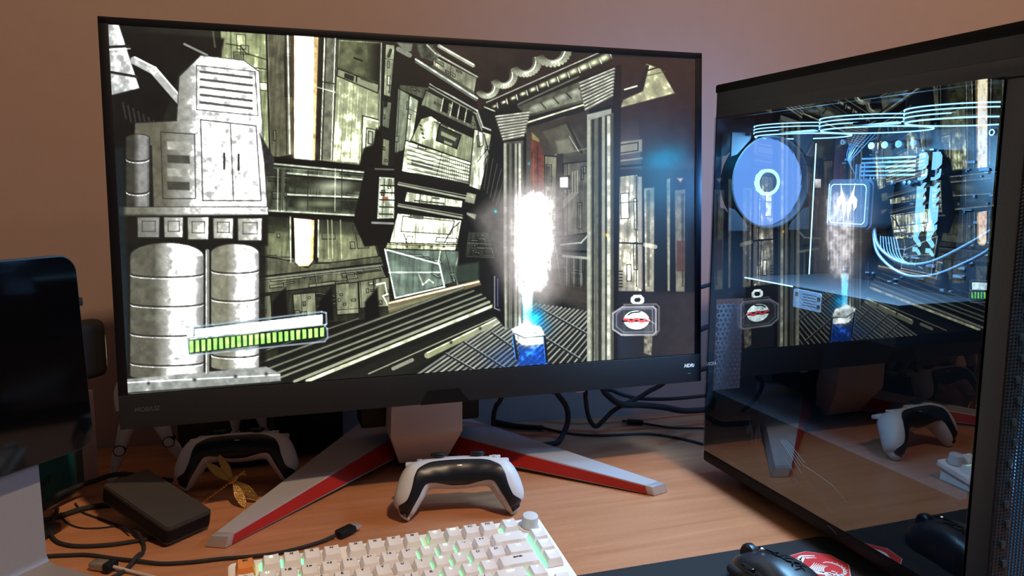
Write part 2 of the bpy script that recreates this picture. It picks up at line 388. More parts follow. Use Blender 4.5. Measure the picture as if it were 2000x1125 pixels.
    poly([(574, 426), (614, 430), (612, 508), (602, 520), (584, 520), (577, 512)], (.86, .70, .42)); grad([(575, 426), (608, 429), (606, 500), (596, 510), (577, 510)], (.97, .80, .68), (1, .90, .78), (590, 430), (590, 510), 1, 1)
    glow(592, 512, 16, 4, (1, 1, .92), .9)
    panel([(505, 545), (745, 518), (756, 545), (505, 575)], (.40, .41, .31), seed=35, n=14)
    line((505, 541), (745, 514), 3, INK); line((505, 545), (745, 518), 1.4, HI, .7)
    panel([(500, 575), (758, 544), (772, 610), (760, 622), (500, 640)], (.13, .14, .11), seed=36, n=4)
    for bx, by, bw, bh, sd in ((505, 580, 24, 50, 1), (572, 575, 44, 46, 2), (655, 555, 44, 60, 3), (700, 550, 30, 52, 4), (730, 545, 30, 56, 5)):
        panel([(bx, by), (bx+bw, by-4), (bx+bw+2, by+bh-3), (bx+3, by+bh)], (.55, .57, .44), seed=40+sd, n=4)
    for bx in (532, 622, 712): poly([(bx, 590), (bx+26, 560), (bx+30, 625), (bx, 630)], (.03, .04, .04), 1, 2.5)
    pl([(735, 556), (752, 552), (756, 575), (748, 578), (760, 600)], 2.4, HI, .8)
    # ---- dark bracket column
    poly([(714, 325), (790, 325), (776, 452), (752, 478), (712, 482), (690, 432)], (.035, .04, .035), 1, 1)
    panel([(742, 347), (776, 349), (768, 425), (738, 426)], (.70, .74, .62), seed=51, n=3)
    for k in range(5): line((741, 362+14*k), (774, 363+14*k), 2.5, INK, .9)
    line((748, 386), (756, 387), 4, (.75, .28, .2), .9); pl([(742, 347), (776, 349), (768, 425), (738, 426)], 2.2, HI, .8, True)
    line((727, 435), (778, 437), 4, (.72, .74, .70), .8); line((733, 330), (788, 332), 3, (.5, .52, .5), .7)
    # ---- middle slanted bay
    poly([(770, 85), (1000, 300), (960, 520), (770, 500)], (.05, .055, .045))
    panel([(780, 165), (852, 172), (846, 200), (830, 195), (780, 175)], (.30, .31, .24), seed=60, n=2)
    panel([(777, 172), (806, 188), (800, 290), (770, 300)], (.50, .54, .44), seed=61, n=2)
    panel([(800, 186), (818, 196), (805, 280), (792, 276)], (.66, .70, .58), seed=62, n=1)
    poly([(838, 170), (935, 220), (945, 250), (925, 345), (905, 338), (925, 256), (830, 200)], (.10, .11, .09)); pl([(840, 164), (932, 216), (943, 248), (958, 254)], 3, (.80, .83, .76), .9); pl([(838, 170), (930, 222), (941, 254)], 2, HI, .6)
    panel([(832, 176), (926, 226), (935, 258), (822, 206)], (.50, .53, .42), seed=63, n=3)
    for xx in (866, 884, 898, 912): poly([(xx, 192+(xx-866)*.45), (xx+12, 197+(xx-866)*.45), (xx+8, 222+(xx-866)*.45), (xx-4, 217+(xx-866)*.45)], (.05, .06, .05)); line((xx, 192+(xx-866)*.45), (xx-5, 218+(xx-866)*.45), 1.3, HI, .8)
    poly([(818, 212), (828, 206), (938, 262), (930, 300), (925, 270)], (.05, .06, .05), 1, 1.2)
    panel([(822, 232), (842, 226), (862, 240), (930, 272), (926, 320), (802, 275)], (.74, .78, .60), seed=64, n=2)
    poly([(858, 245), (900, 264), (892, 290), (852, 274)], (.16, .18, .14)); pl([(858, 245), (900, 264), (892, 290), (852, 274)], 2.6, INK, 1, True); poly([(862, 256), (892, 270), (889, 276), (861, 264)], (.60, .64, .50)); poly([(868, 274), (884, 281), (882, 285), (867, 279)], (.62, .66, .52))
    for k in range(4): line((820+2*k, 244+8*k), (823+2*k, 246+8*k), 2.6, INK, .8)
    for k in range(7): line((900+3.6*k, 276+k), (896+3.6*k, 308+k*1.2), 1, (.4, .43, .32), .8)
    panel([(792, 274), (934, 322), (918, 358), (784, 335)], (.86, .90, .72), seed=65, n=2, vert=False)
    for k in range(6): line((796, 284+9*k), (928-2*k, 326+6*k), 1.8, (.25, .28, .2), .75); line((796, 287+9*k), (928-2*k, 329+6*k), 1.2, (1, 1, .95), .8)
    for k in range(16): line((866+4*k, 308+k*1.0), (862+4*k, 352+k*.4), 1.2, (.2, .22, .16), .7)
    panel([(926, 252), (960, 262), (955, 300), (938, 372), (916, 364)], (.72, .75, .62), seed=66, n=3); pl([(945, 262), (955, 300), (948, 312), (944, 370)], 2, INK, .8)
    for (a0, a1) in ((346, 358), (388, 397)):
        poly([(778, a0), (930, a1+14), (928, a1+34), (774, a0+18)], (.04, .045, .04), 1, 1.5)
        line((778, a0+14), (922, a1+32), 3.4, (.80, .82, .70), .85); line((778, a0+10), (925, a1+27), 1.2, HI, .7); line((778, a0+20), (920, a1+37), 3, INK)
        poly([(912, a1+18), (930, a1+22), (926, a1+40), (908, a1+36)], (.70, .73, .6), .9, 1, .5)
    panel([(794, 374), (904, 392), (902, 406), (790, 394)], (.80, .84, .68), seed=67, n=3)
    panel([(776, 416), (902, 430), (892, 486), (758, 484)], (.90, .93, .78), seed=68, n=3, tex=.15)
    pl([(787, 422), (888, 432), (880, 458), (783, 452)], 2.2, (.25, .28, .22), .8, True); pl([(868, 474), (882, 448), (898, 434)], 2.2, INK, .8); pl([(795, 474), (788, 456)], 2, INK, .7)
    panel([(756, 474), (892, 478), (890, 490), (752, 486)], (.78, .80, .58), seed=69, n=0)
    for k in range(4): glow(795+24*k, 482, 2.2, 2.2, INK, 1)
    # lower green bay
    panel([(752, 486), (900, 490), (890, 552), (872, 556), (772, 582)], (.42, .50, .44), seed=70, n=6)
    pl([(756, 488), (858, 516), (868, 560)], 3, (.84, .90, .88), .9); line((760, 532), (862, 532), 3, (.82, .88, .84), .85); line((860, 490), (856, 514), 2, HI, .8); pl([(752, 487), (772, 582), (868, 560)], 3, (.88, .92, .88), .9); pl([(818, 536), (826, 556), (838, 546), (846, 552)], 3, HI, .6)
    pl([(898, 490), (888, 530), (894, 556)], 2.4, HI, .6)
    poly([(905, 415), (962, 450), (985, 560), (935, 572), (892, 545), (896, 480)], (.045, .05, .045), 1, 1.5); panel([(914, 452), (955, 454), (968, 505), (908, 502)], (.16, .18, .15), seed=71, n=8)
    poly([(880, 520), (935, 512), (935, 548), (892, 552)], (.20, .26, .22), .8, 3)
    poly([(757, 590), (935, 546), (940, 556), (760, 612)], (.45, .40, .28), 1, 1.5); line((760, 592), (935, 550), 3.5, (.92, .84, .66), .85); line((760, 604), (900, 566), 4, (.50, .56, .42), .8)
    # ---- ceiling
    poly([(775, 83), (1200, 108), (1200, 130), (968, 208), (935, 215)], (.13, .10, .09), 1, 2, .3, .02)
    poly([(778, 95), (930, 196), (935, 212), (850, 170), (780, 120)], (.07, .055, .05))
    pl([(778, 96), (800, 108)], 9, (.55, .57, .50), .9); pl([(812, 116), (932, 192)], 4, (.82, .86, .80), .9); pl([(812, 121), (930, 196)], 3, (.45, .50, .42), .8)
    panel([(845, 108), (932, 152), (926, 184), (846, 128)], (.60, .62, .50), seed=80, n=4); line((846, 130), (925, 182), 6, (.28, .29, .22), .8)
    poly([(812, 86), (846, 88), (862, 108), (846, 120), (822, 112)], (.25, .27, .22), 1, 1.5, .8, .1); pl([(834, 88), (850, 104), (932, 150)], 3, (.78, .80, .70), .9); pl([(846, 90), (858, 102), (930, 144)], 2, INK, .9)
    pl([(858, 90), (924, 128)], 7, (.70, .73, .62), .9); pl([(860, 90), (925, 126)], 1.6, HI, .8); poly([(775, 83), (806, 86), (803, 100), (790, 102)], (.45, .47, .40), 1, 1.5)
    for (cx, cy, R0) in ((951, 171, 21), (983, 148, 25), (1025, 121, 30), (1078, 96, 36)):
        for a0 in np.linspace(-.15, 1.0, 14):
            a1 = np.pi*a0*.78+.05; k = .55+.4*np.sin(a0*3)
            line((cx+R0*np.cos(a1), cy+R0*.9*np.sin(a1)), (cx+R0*.62*np.cos(a1), cy+R0*.68*np.sin(a1)), 7, (k*.85, k*.88, k*.74), .9)
        glow(cx-3, cy-R0*.15, R0*.66, R0*.66, (.09, .07, .065), 1, 4)
        pl([(cx+R0*.72*np.cos(t_), cy-1+R0*.74*np.sin(t_)) for t_ in np.linspace(-.35, 1.6, 10)], 1.6, HI, .9)
    poly([(935, 208), (1172, 100), (1200, 108), (1200, 118), (966, 218)], (.10, .09, .075), 1, 1)
    line((950, 200), (1170, 103), 1.8, (.80, .82, .74), .9); line((946, 209), (966, 217), 2, HI, .8)
    for k in range(12):
        t_ = (k+.5)/12; x_ = 958+232*t_**1.05; y_ = 211-102*t_**1.05; s_ = 4+8*t_
        glow(x_, y_, s_, s_*.55, (.82, .85, .66), 1, 3, -.42); line((x_+s_*1.05, y_-s_*.2-5), (x_+s_*1.4, y_-s_*.2+4), 1.8, (.85, .87, .8), .9)
    poly([(1010, 208), (1135, 158), (1142, 200), (1030, 228)], (.27, .27, .22), 1, 1, .4, .08); pl([(1012, 204), (1130, 150)], 3, (.45, .46, .4), .8)
    poly([(1034, 210), (1132, 172), (1136, 196), (1036, 222)], (.48, .50, .42), 1, 1, .5, .1)
    for k in range(4): glow(1046+26*k, 210-10*k, 9, 5, (.72, .75, .66), .9, 2, -.4); line((1056+25*k, 200-9*k), (1066+25*k, 212-10*k), 2.2, (.08, .08, .07), .9)
    poly([(1028, 236), (1142, 200), (1146, 214), (1030, 252)], (.09, .08, .07)); line((1028, 240), (1142, 204), 3, (.88, .90, .74), .9); line((1030, 256), (1105, 232), 9, (.60, .61, .48), .85)
    # ---- back hall between the columns
    grad([(1028, 250), (1150, 215), (1150, 640), (1028, 600)], (.20, .18, .15), (.33, .32, .29), (1080, 240), (1080, 500), 1, 1, .4, .03)
    poly([(1060, 258), (1110, 240), (1146, 300), (1100, 306), (1085, 296)], (.30, .29, .23), 1, 1, .3, .05); pl([(1108, 240), (1136, 298)], 5, (.15, .13, .11)); pl([(1084, 302), (1148, 290)], 3, (.45, .44, .38), .8); line((1112, 266), (1130, 296), 1.4, HI, .7)
    poly([(1085, 276), (1112, 270), (1122, 296), (1092, 300)], (.48, .48, .40), .9, 3)
    poly([(1038, 258), (1052, 272), (1064, 310), (1066, 430), (1036, 430)], (.38, .19, .14), 1, 1.5, .5, .08, 5); poly([(1038, 258), (1053, 272), (1053, 278), (1040, 272)], (.52, .50, .28)); line((1050, 290), (1050, 420), 2, (.18, .09, .07), .8); line((1042, 300), (1042, 400), 1.5, (.62, .32, .22), .7)
    panel([(1064, 304), (1088, 306), (1086, 440), (1064, 440)], (.46, .45, .36), seed=90, n=3)
    poly([(1088, 300), (1100, 300), (1102, 470), (1086, 470)], (.17, .16, .14)); panel([(1100, 320), (1148, 315), (1148, 470), (1100, 470)], (.34, .33, .28), seed=91, n=5)
    for a_ in (0, 5, 10): pl([(1118+a_, 336-a_*.3), (1118+a_, 376), (1100, 394+a_)], 1.6, (.72, .73, .66), .8)
    poly([(1088, 344), (1114, 342), (1114, 370), (1090, 372)], (.12, .11, .10)); poly([(1094, 347), (1109, 346), (1109, 366), (1094, 366)], (1, .98, .97)); glow(1102, 356, 12, 14, (1, .98, .95), .35)
    panel([(1040, 470), (1148, 455), (1148, 570), (1060, 550)], (.18, .18, .16), seed=92, n=8)
    for k in range(7): line((1100+7*k, 500), (1100+7*k, 560), 1.6, (.70, .72, .62) if k % 2 else INK, .7)
    poly([(1095, 476), (1140, 458), (1152, 468), (1152, 500), (1100, 498)], (.20, .21, .19)); pl([(1095, 478), (1135, 474), (1150, 458)], 3, (.78, .82, .76), .9); line((1100, 500), (1155, 505), 5, (.72, .75, .68), .9); line((1100, 490), (1155, 492), 5, INK)
    # ---- floor
    poly([(205, 790), (205, 740), (440, 735), (700, 640), (960, 552), (1180, 600), (1380, 700), (1380, 720)], (.055, .07, .06), 1, 1.5, .3, .02)
    for (p_, q_, wd, c_) in (((380, 732), (700, 622), 1.6, .45), ((410, 745), (905, 562), 3, .50), ((440, 752), (925, 568), 2.6, .52), ((480, 752), (940, 575), 3.2, .6), ((520, 748), (948, 582), 3.2, .6), ((575, 745), (955, 590), 5, .74), ((600, 744), (962, 598), 6.5, .88)):
        line(p_, q_, wd+4, (.16, .19, .16), .5); line(p_, q_, wd, (c_, c_*1.02, c_*.84), .9); line((p_[0]+4, p_[1]+3), (q_[0]+1, q_[1]+3), 1.2, INK, .9)
    line((500, 660), (560, 640), 2, (.80, .80, .66), .8)
    poly([(640, 745), (965, 612), (990, 630), (760, 742)], (.08, .09, .075), 1, 1.2); line((720, 730), (985, 612), 2, (.82, .84, .7), .8)
    pl([(835, 694), (982, 622)], 12, (.66, .68, .50), .95); pl([(835, 689), (980, 618)], 2, HI, .7); line((768, 720), (805, 703), 7, (.62, .62, .54), .9)
    for xx, yy in ((881, 669), (938, 642)): glow(xx, yy, 2.6, 3, INK, 1)
    # grating
    poly([(790, 745), (990, 632), (1165, 590), (1165, 720), (800, 745)], (.09, .095, .085), 1, 1)
    for k in range(26):
        x0 = 800+k*15; y0 = 742-k*1.2; x1 = x0+(1250-x0)*.45+20; y1 = 570+30*(k/26)
        line((x0, y0), (x1, y1+20), 3.6-.05*k, (.78, .80, .72) if k % 2 else (.60, .63, .58), .85)
    for (p_, q_) in (((868, 690), (960, 742)), ((905, 668), (1010, 735)), ((960, 650), (1060, 720)), ((1010, 628), (1130, 700)), ((1050, 600), (1160, 660))):
        line(p_, q_, 3.2, (.10, .11, .10), .9); line((p_[0]+3, p_[1]-1), (q_[0]+3, q_[1]-1), 1.4, (.72, .78, .80), .7)
    poly([(1045, 545), (1150, 560), (1150, 610), (1060, 575)], (.20, .18, .15), .9, 6)
    # ---- right dark hall
    grad([(1195, 110), (1385, 115), (1385, 700), (1195, 712)], (.17, .11, .10), (.14, .10, .105), (1240, 120), (1300, 680), 1, 2)
    poly([(1262, 125), (1290, 134), (1318, 182), (1212, 210), (1218, 195), (1252, 180)], (.70, .70, .54), 1, 1.2, .45, .06, 4); line((1258, 140), (1296, 128), 3, (.14, .11, .09)); line((1256, 150), (1298, 140), 2, (.3, .28, .2), .7); poly([(1220, 172), (1246, 166), (1262, 126), (1268, 128), (1256, 178), (1216, 190)], (.13, .10, .09), 1, 1); line((1220, 175), (1244, 168), 3, HI, .8)
    grad([(1205, 240), (1246, 228), (1254, 330), (1205, 330)], (.17, .12, .12), (.32, .28, .26), (1225, 235), (1225, 290), .9, 2)
    poly([(1205, 278), (1254, 272), (1254, 296), (1205, 304)], (.56, .54, .46), 1, 1.2); pl([(1206, 284), (1246, 278), (1246, 294), (1206, 300)], 2, INK, .9); line((1205, 315), (1254, 309), 3, (.66, .64, .58), .8); line((1205, 326), (1254, 322), 4, INK)
    panel([(1205, 345), (1246, 340), (1254, 570), (1205, 570)], (.76, .74, .64), seed=95, n=4); line((1243, 345), (1243, 560), 2, INK, .8); poly([(1246, 345), (1254, 345), (1256, 568), (1246, 562)], (.68, .66, .6)); line((1205, 474), (1256, 476), 3, INK, .9)
    for k in range(6): line((1208, 530+6*k), (1215, 530+6*k), 2.4, INK, .85)
    poly([(1255, 330), (1385, 330), (1385, 575), (1255, 575)], (.07, .065, .07), 1, 3)
    for (a0, a1, b0, b1, k) in ((1258, 1278, 368, 570, .68), (1262, 1270, 372, 560, .40), (1302, 1309, 350, 568, .62), (1318, 1338, 372, 570, .46), (1330, 1336, 380, 560, .22)):
        poly([(a0, b0), (a1, b0-2), (a1-1, b1), (a0+2, b1)], (k, k*.98, k*.84), 1, 1, .35, .1)
    line((1260, 478), (1280, 482), 8, (.82, .82, .72), .8); poly([(1321, 470), (1338, 470), (1338, 530), (1321, 530)], (.30, .19, .17), .9, 1.5)
    glow(1297, 312, 42, 24, (0, .45, .64), .85, 2.2, -.25); glow(1290, 370, 34, 36, (0, .26, .40), .55); poly([(1322, 348), (1334, 348), (1329, 356)], (.85, .72, .66), .9, 2)
    grad([(1195, 570), (1385, 572), (1385, 700), (1195, 712)], (.10, .09, .10), (.20, .17, .18), (1210, 600), (1385, 640), .9, 4)
    glow(1215, 665, 28, 50, (.12, .17, .24), .7); grad([(1258, 634), (1276, 634), (1272, 694), (1258, 690)], (.60, .58, .48), (.60, .58, .5), (1260, 640), (1260, 690), .85, 1.2, .8, .15)
    # ---- the two columns
    def column(x0, x1, y0, y1, seed):
        w_ = x1-x0
        grad([(x0, y0), (x1, y0-4), (x1, y1), (x0, y1)], (.30, .30, .26), (.52, .54, .46), (x0, y0), (x0, y1), 1, 1, .3, .1, seed)
        for f_, wd, k in ((.06, .13, .74), (.22, .06, .08), (.34, .10, .36), (.48, .12, .12), (.62, .10, .66), (.72, .04, .08), (.82, .12, .80), (.95, .07, .25)):
            line((x0+f_*w_, y0+4), (x0+f_*w_, y1), wd*w_, (k, k*1.02, k*.90), .9)
    def capital(xt0, xt1, yt, xb0, xb1, yb, slope):
        poly([(xt0, yt), (xt1, yt+slope), (xb1, yb+slope*.5), (xb0, yb)], (.12, .11, .10), 1, 1)
        for k in range(9):
            t_ = (k+.4)/9
            line((xt0+(xb0-xt0)*t_, yt+(yb-yt)*t_), (xt1+(xb1-xt1)*t_, yt+slope+(yb-yt)*t_), 4.4, (.46, .46, .40), .9)
            line((xt0+(xb0-xt0)*t_, yt-1+(yb-yt)*t_), (xt1+(xb1-xt1)*t_, yt-1+slope+(yb-yt)*t_), 1.8, (.82, .84, .76), .9)
    column(984, 1022, 278, 640, 3); capital(968, 1034, 226, 984, 1022, 276, -8)
    poly([(1196, 130), (1214, 126), (1206, 712), (1196, 712)], (.09, .06, .06), 1, 1.5)
    column(1147, 1198, 225, 706, 5); capital(1132, 1200, 160, 1144, 1196, 218, -28)
    poly([(1146, 224), (1194, 212), (1194, 222), (1148, 236)], (.62, .65, .60), 1, 1); glow(1186, 459, 3.4, 3.4, (1, .70, .22), 1)
    poly([(960, 510), (984, 500), (986, 640), (962, 612)], (.04, .045, .05), 1, 1.5); pl([(966, 540), (966, 602), (976, 606)], 2, (.70, .74, .8), .7); line((972, 545), (972, 598), 2, (.35, .38, .62), .8)
    # ---- machinery that fills the left foreground (pale castings, tanks and ducts)
    WH = (.84, .85, .83); GR = (.46, .46, .40)
    def tank(pts, c0, c1, p0, p1, seed):
        grad(pts, c0, c1, p0, p1, 1, 1.4, .22, .09, seed); pl(pts, 1.6, (.10, .10, .09), .7, True)
    def drum(x0, x1, y0, y1, seed, dome=22, bands=3, k0=.34, k1=.88, lean=0):
        n = 14; xm = (x0+x1)/2; rx = (x1-x0)/2
        top = [(xm-rx*np.cos(t_), y0+dome-dome*np.sin(t_)) for t_ in np.linspace(0, np.pi, n)]
        bot = [(xm+lean+rx*np.cos(t_), y1-8+8*np.sin(t_)) for t_ in np.linspace(0, np.pi, n)]
        pts = top+bot
        grad(pts, (k0, k0, k0*.84), (k1, k1, k1*.98), (xm-rx*.35, 0), (xm+rx*.15, 0), 1, 1.4, .22, .09, seed)
        grad([(xm+rx*.72, y0+dome), (x1, y0+dome), (x1+lean, y1-8), (xm+rx*.72+lean, y1)], (k1, k1, k1), (k0, k0, k0), (xm+rx*.72, 0), (x1, 0), .7, 2)
        for i in range(bands):
            yy = y0+dome+(y1-y0-dome)*(i+.6)/(bands+.2)
            arc = [(xm+lean*(yy-y0)/(y1-y0)+rx*np.cos(t_), yy+7*np.sin(t_)) for t_ in np.linspace(0, np.pi, 9)]
            pl(arc, 3, (.12, .12, .11), .75); pl([(p_[0], p_[1]+3.2) for p_ in arc], 1.6, (.97, .97, .95), .7)
        pl(pts, 1.6, (.10, .10, .09), .7, True)
    # overhead pipe with flanges
    poly([(232, 60), (440, 75), (430, 110), (352, 140), (300, 285), (222, 290), (222, 190), (262, 176)], (.035, .037, .037), 1, 3, .4, .03)
    grad([(211, 46), (232, 48), (272, 172), (216, 186)], (.70, .71, .70), (.88, .89, .88), (211, 100), (262, 100), 1, 1.2, .25, .08)
    line((211, 92), (252, 90), 5, (.10, .10, .10)); line((211, 140), (268, 150), 5, (.12, .12, .12)); line((212, 97), (254, 95), 2, (.97, .97, .97), .8)
    pl([(262, 118), (300, 138), (352, 198)], 15, (.76, .77, .75), .95); pl([(264, 112), (304, 132), (356, 192)], 3, (.97, .97, .96), .8)
    for k in range(8): line((240+10*k, 200+6*k), (246+10*k, 232+6*k), 3, (.28, .28, .28), .5)
    pl([(360, 86), (405, 108)], 4, (.62, .62, .58), .9); line((440, 70), (438, 96), 3, (.60, .60, .44), .7); line((416, 62), (420, 92), 3, (.40, .42, .30), .7)
    # one tall pale cabinet with louvres, doors and a sloping top
    tank([(350, 150), (392, 108), (476, 118), (506, 140), (522, 404), (300, 408), (296, 285), (262, 270), (264, 240), (345, 236)], (.36, .35, .29), (.86, .87, .86), (320, 250), (392, 250), 101)
    for k in range(5): line((392, 140+15*k), (492, 152+15*k), 4.5, (.22, .22, .21), .85); line((392, 144.5+15*k), (492, 156.5+15*k), 1.8, (.95, .95, .94), .8)
    pl([(384, 128), (498, 140), (504, 226), (384, 214)], 1.8, (.2, .2, .2), .8, True)
    pl([(392, 234), (500, 246), (510, 392), (396, 392)], 2.2, (.16, .16, .16), .8, True); pl([(395, 237), (498, 249), (507, 389)], 1.4, (1, 1, 1), .7)
    line((450, 242), (456, 390), 2, (.2, .2, .2), .8); line((438, 300), (438, 330), 4, (.12, .12, .12), .9); line((466, 302), (466, 332), 4, (.12, .12, .12), .9)
    pl([(314, 258), (380, 262), (382, 388), (318, 388)], 2, (.16, .16, .14), .8, True)
    for k in range(4): poly([(326, 276+26*k), (370, 278+26*k), (371, 294+26*k), (327, 292+26*k)], (.20, .20, .17) if k % 2 else (.70, .70, .64), .85, 1, .3, .1)
    poly([(508, 262), (536, 310), (534, 330), (518, 330)], (.13, .13, .14), 1, 1.5, .6, .15)
    drum(246, 292, 262, 410, 105, 8, 2, .20, .55)
    # pipe run and row of junction boxes
    tank([(232, 404), (524, 404), (524, 420), (232, 424)], (.40, .40, .34), (.84, .84, .82), (280, 410), (380, 410), 106)
    poly([(228, 420), (524, 420), (524, 480), (228, 486)], (.07, .07, .06), 1, 3)
    for (bx, by, bw, bh, k) in ((268, 424, 44, 40, .58), (320, 424, 38, 40, .80), (366, 424, 42, 44, .88), (416, 426, 40, 40, .88), (464, 426, 48, 44, .86)):
        tank([(bx, by), (bx+bw, by), (bx+bw-1, by+bh), (bx+1, by+bh)], (k*.75, k*.75, k*.68), (k, k, k*.98), (bx, by), (bx+bw, by), bx)
        pl([(bx+bw*.22, by+bh*.2), (bx+bw*.8, by+bh*.2), (bx+bw*.8, by+bh*.7), (bx+bw*.22, by+bh*.7)], 2, (.22, .22, .2), .7, True)
    # two upright storage drums on a plinth
    poly([(215, 476), (520, 474), (520, 770), (215, 785)], (.05, .06, .055), .9, 4, .3, .03)
    drum(254, 398, 474, 742, 107, 26, 4)
    drum(412, 506, 476, 724, 109, 18, 4, .50, .90)
    poly([(232, 742), (520, 716), (548, 730), (548, 744), (260, 770), (232, 768)], (.62, .64, .62), 1, 1.5, .3, .08); line((236, 748), (546, 732), 2.2, (.95, .96, .95), .8); line((250, 768), (546, 746), 3, (.12, .13, .12), .8)
    for xx in (290, 380, 460, 520): glow(xx, 752-(xx-250)*.08, 3.5, 3.5, (.1, .1, .1), .9)
    line((405, 490), (405, 730), 7, (.55, .56, .52), .9); line((403, 490), (403, 730), 2, (.9, .9, .88), .8)
    grad([(215, 290), (240, 290), (250, 560), (250, 700), (236, 760), (224, 500)], (.06, .09, .11), (.10, .16, .19), (230, 300), (260, 760), .8, 4)
    # ---- beam of light and its projector
    grad([(975, 380), (1108, 360), (1130, 440), (1120, 540), (1075, 600), (1020, 620), (985, 560), (925, 420)], (.64, .61, .59), (.50, .48, .47), (1000, 380), (1040, 600), .55, 14)
    glow(1043, 440, 44, 78, (1, .97, .96), 1, 3.0); glow(1040, 520, 36, 62, (1, .98, .97), .95, 3.4); glow(1040, 470, 64, 105, (.85, .80, .79), .5, 2.4)
    for k in range(9): line((1006+9*k, 372+abs(k-4)*5), (1010+8*k, 560-abs(k-4)*8), 1.2, (1, 1, 1), .6)
    grad([(1018, 560), (1042, 560), (1036, 650), (1024, 650)], (.90, .97, 1), (.35, .82, 1), (1030, 560), (1030, 600), .9, 3)
    glow(1030, 612, 7, 44, (.45, .86, 1), .95, 3); glow(1046, 622, 17, 20, (0, .62, .93), .95, 2.4); glow(1056, 640, 22, 16, (.05, .45, .75), .5)
    poly([(1012, 675), (1062, 672), (1070, 712), (1012, 718)], (.04, .28, .80), .9, 5, .5, .1); glow(990, 700, 40, 26, (.14, .30, .62), .45)
    poly([(1000, 642), (1022, 632), (1056, 638), (1068, 660), (1062, 672), (1020, 674), (1002, 660)], (.86, .88, .84), 1, 1.5, .3, .12); pl([(1002, 650), (1024, 660), (1066, 656)], 2, (.15, .2, .2), .7)
    for a_ in ((1003, 655, 1010, 700), (1064, 658, 1068, 706)): line(a_[:2], a_[2:], 5, (.05, .06, .09), .95); line((a_[0]-3, a_[1]), (a_[2]-3, a_[3]), 1.5, (.15, .45, .9), .9)
    glow(1028, 640, 11, 8, (1, 1, 1), 1); glow(1034, 668, 14, 9, (1, 1, .97), .9); glow(1028, 645, 26, 24, (.75, .95, 1), .4)
    glow(968, 413, 3, 3, (.2, .85, .85), .9); glow(1033, 320, 2.5, 3, (.2, .75, .9), .9)
    for k in range(5): line((955+8*k, 300+10*k), (945+6*k, 370+8*k), 1, (.75, .75, .7), .35)
    # ---- head-up display: bars
    P0 = [(366, 640), (628, 609), (637, 611), (638, 632), (634, 637), (639, 642), (640, 660), (634, 667), (370, 694), (366, 668)]
    poly(P0, (.10, .13, .14), .35); pl(P0, 3, (.64, .74, .80), .8, True); line((372, 662), (636, 634), 2.4, (.74, .82, .86), .85)
    grad([(380, 643), (630, 614), (630, 634), (380, 660)], (.66, .86, .90), (.86, 1, 1), (380, 650), (620, 620), 1)
    poly([(366, 641), (378, 639), (378, 658), (366, 660)], (.80, .90, .92), .9)
    for k in range(23):
        x0 = 370+11.6*k; y0 = 666-1.17*k
        poly([(x0-1, y0-1), (x0+11, y0-2), (x0+11, y0+24-.25*k), (x0-1, y0+25-.25*k)], (.07, .09, .08), .75)
        poly([(x0, y0), (x0+7.5, y0-.8), (x0+7.8, y0+22-.25*k), (x0+.5, y0+23-.25*k)], (.46, .91, .30))
    # ---- head-up display: counter and round device
    O_ = [(1238, 576), (1252, 576), (1258, 582), (1258, 590), (1252, 595), (1238, 595), (1232, 590), (1232, 582)]
    poly(O_, (.86, .95, .94)); poly([(1241, 582), (1249, 581), (1252, 585), (1249, 590), (1241, 590), (1238, 586)], (.12, .13, .12))
    B1 = [(1219, 595), (1281, 594), (1287, 599), (1287, 645), (1281, 653), (1219, 655)]; pl(B1, 3, (.45, .44, .45), .9, True)
    B2 = [(1216, 600), (1276, 599), (1281, 604), (1281, 648), (1276, 654), (1214, 654), (1197, 643), (1197, 612)]
    poly(B2, (.26, .27, .30), .75); pl(B2, 3.4, (.70, .70, .74), .95, True); pl([(1214, 604), (1274, 603), (1275, 648), (1218, 649), (1204, 638), (1204, 614)], 2.6, (.50, .54, .60), .8, True)
    el = [(1243+25*np.cos(t_), 625+18.5*np.sin(t_)) for t_ in np.linspace(0, 2*np.pi, 30)[:-1]]
    poly(el, (.84, .95, .94)); line((1217, 626), (1269, 625), 6, (.10, .08, .08)); pl([(1219, 624), (1226, 624), (1230, 628), (1236, 628), (1240, 623), (1246, 623), (1250, 628), (1256, 628), (1260, 624), (1268, 625)], 4.4, (.87, .23, .24), 1)
    pl([(1227, 615), (1233, 611), (1250, 609)], 2.4, (.10, .1, .1), 1); line((1262, 622), (1278, 632), 1.6, (.9, .85, .9), .6)
    # ---- finishing: fine grime
    g = fbm(X*.09, Y*.09, 301, 4); C *= (.86+.28*g)[..., None]
    C = np.clip(C, 0, 1)**.88
    lum = C.max(-1, keepdims=True)
    lin = np.where(C <= .04045, C/12.92, ((C+.055)/1.055)**2.4)
    return lin*(1+4.5*np.clip((lum-.76)/.24, 0, 1)**1.5)
# ================================================================ monitor
TI = 0.0583; ZB = 0.1638; SW = .6973; SH = .3923
SCREEN_H = [[1500.755, 48.486, 211.010], [97.387, 751.301, 47.813], [0.260425, 0.037482, 1.0]]
mon = thing('monitor', 'large black flat monitor showing a metal corridor scene, on silver and red spread legs', 'monitor', (0, .13, 0))
pan = Matrix.Translation((0, -.13, ZB)) @ Matrix.Rotation(-TI, 4, 'X')     # panel frame: x right, z up the panel, y to the back
def onpanel(o):
    o.data.transform(pan); return o
bm = bmesh.new()
prism(bm, rrect(.7165, .4385, .006, 4, 0, .1810), .012, (0, .0145, 0), (1, 0, 0), (0, 0, 1), .002)
for v in bm.verts: pass
onpanel(obj('back_shell', bm, M_black, mon))
bm = bmesh.new()
prism(bm, rrect(.42, .26, .03, 5, 0, .18), .035, (0, .049, 0), (1, 0, 0), (0, 0, 1), .0)
onpanel(obj('rear_bulge', bm, M_black, mon))
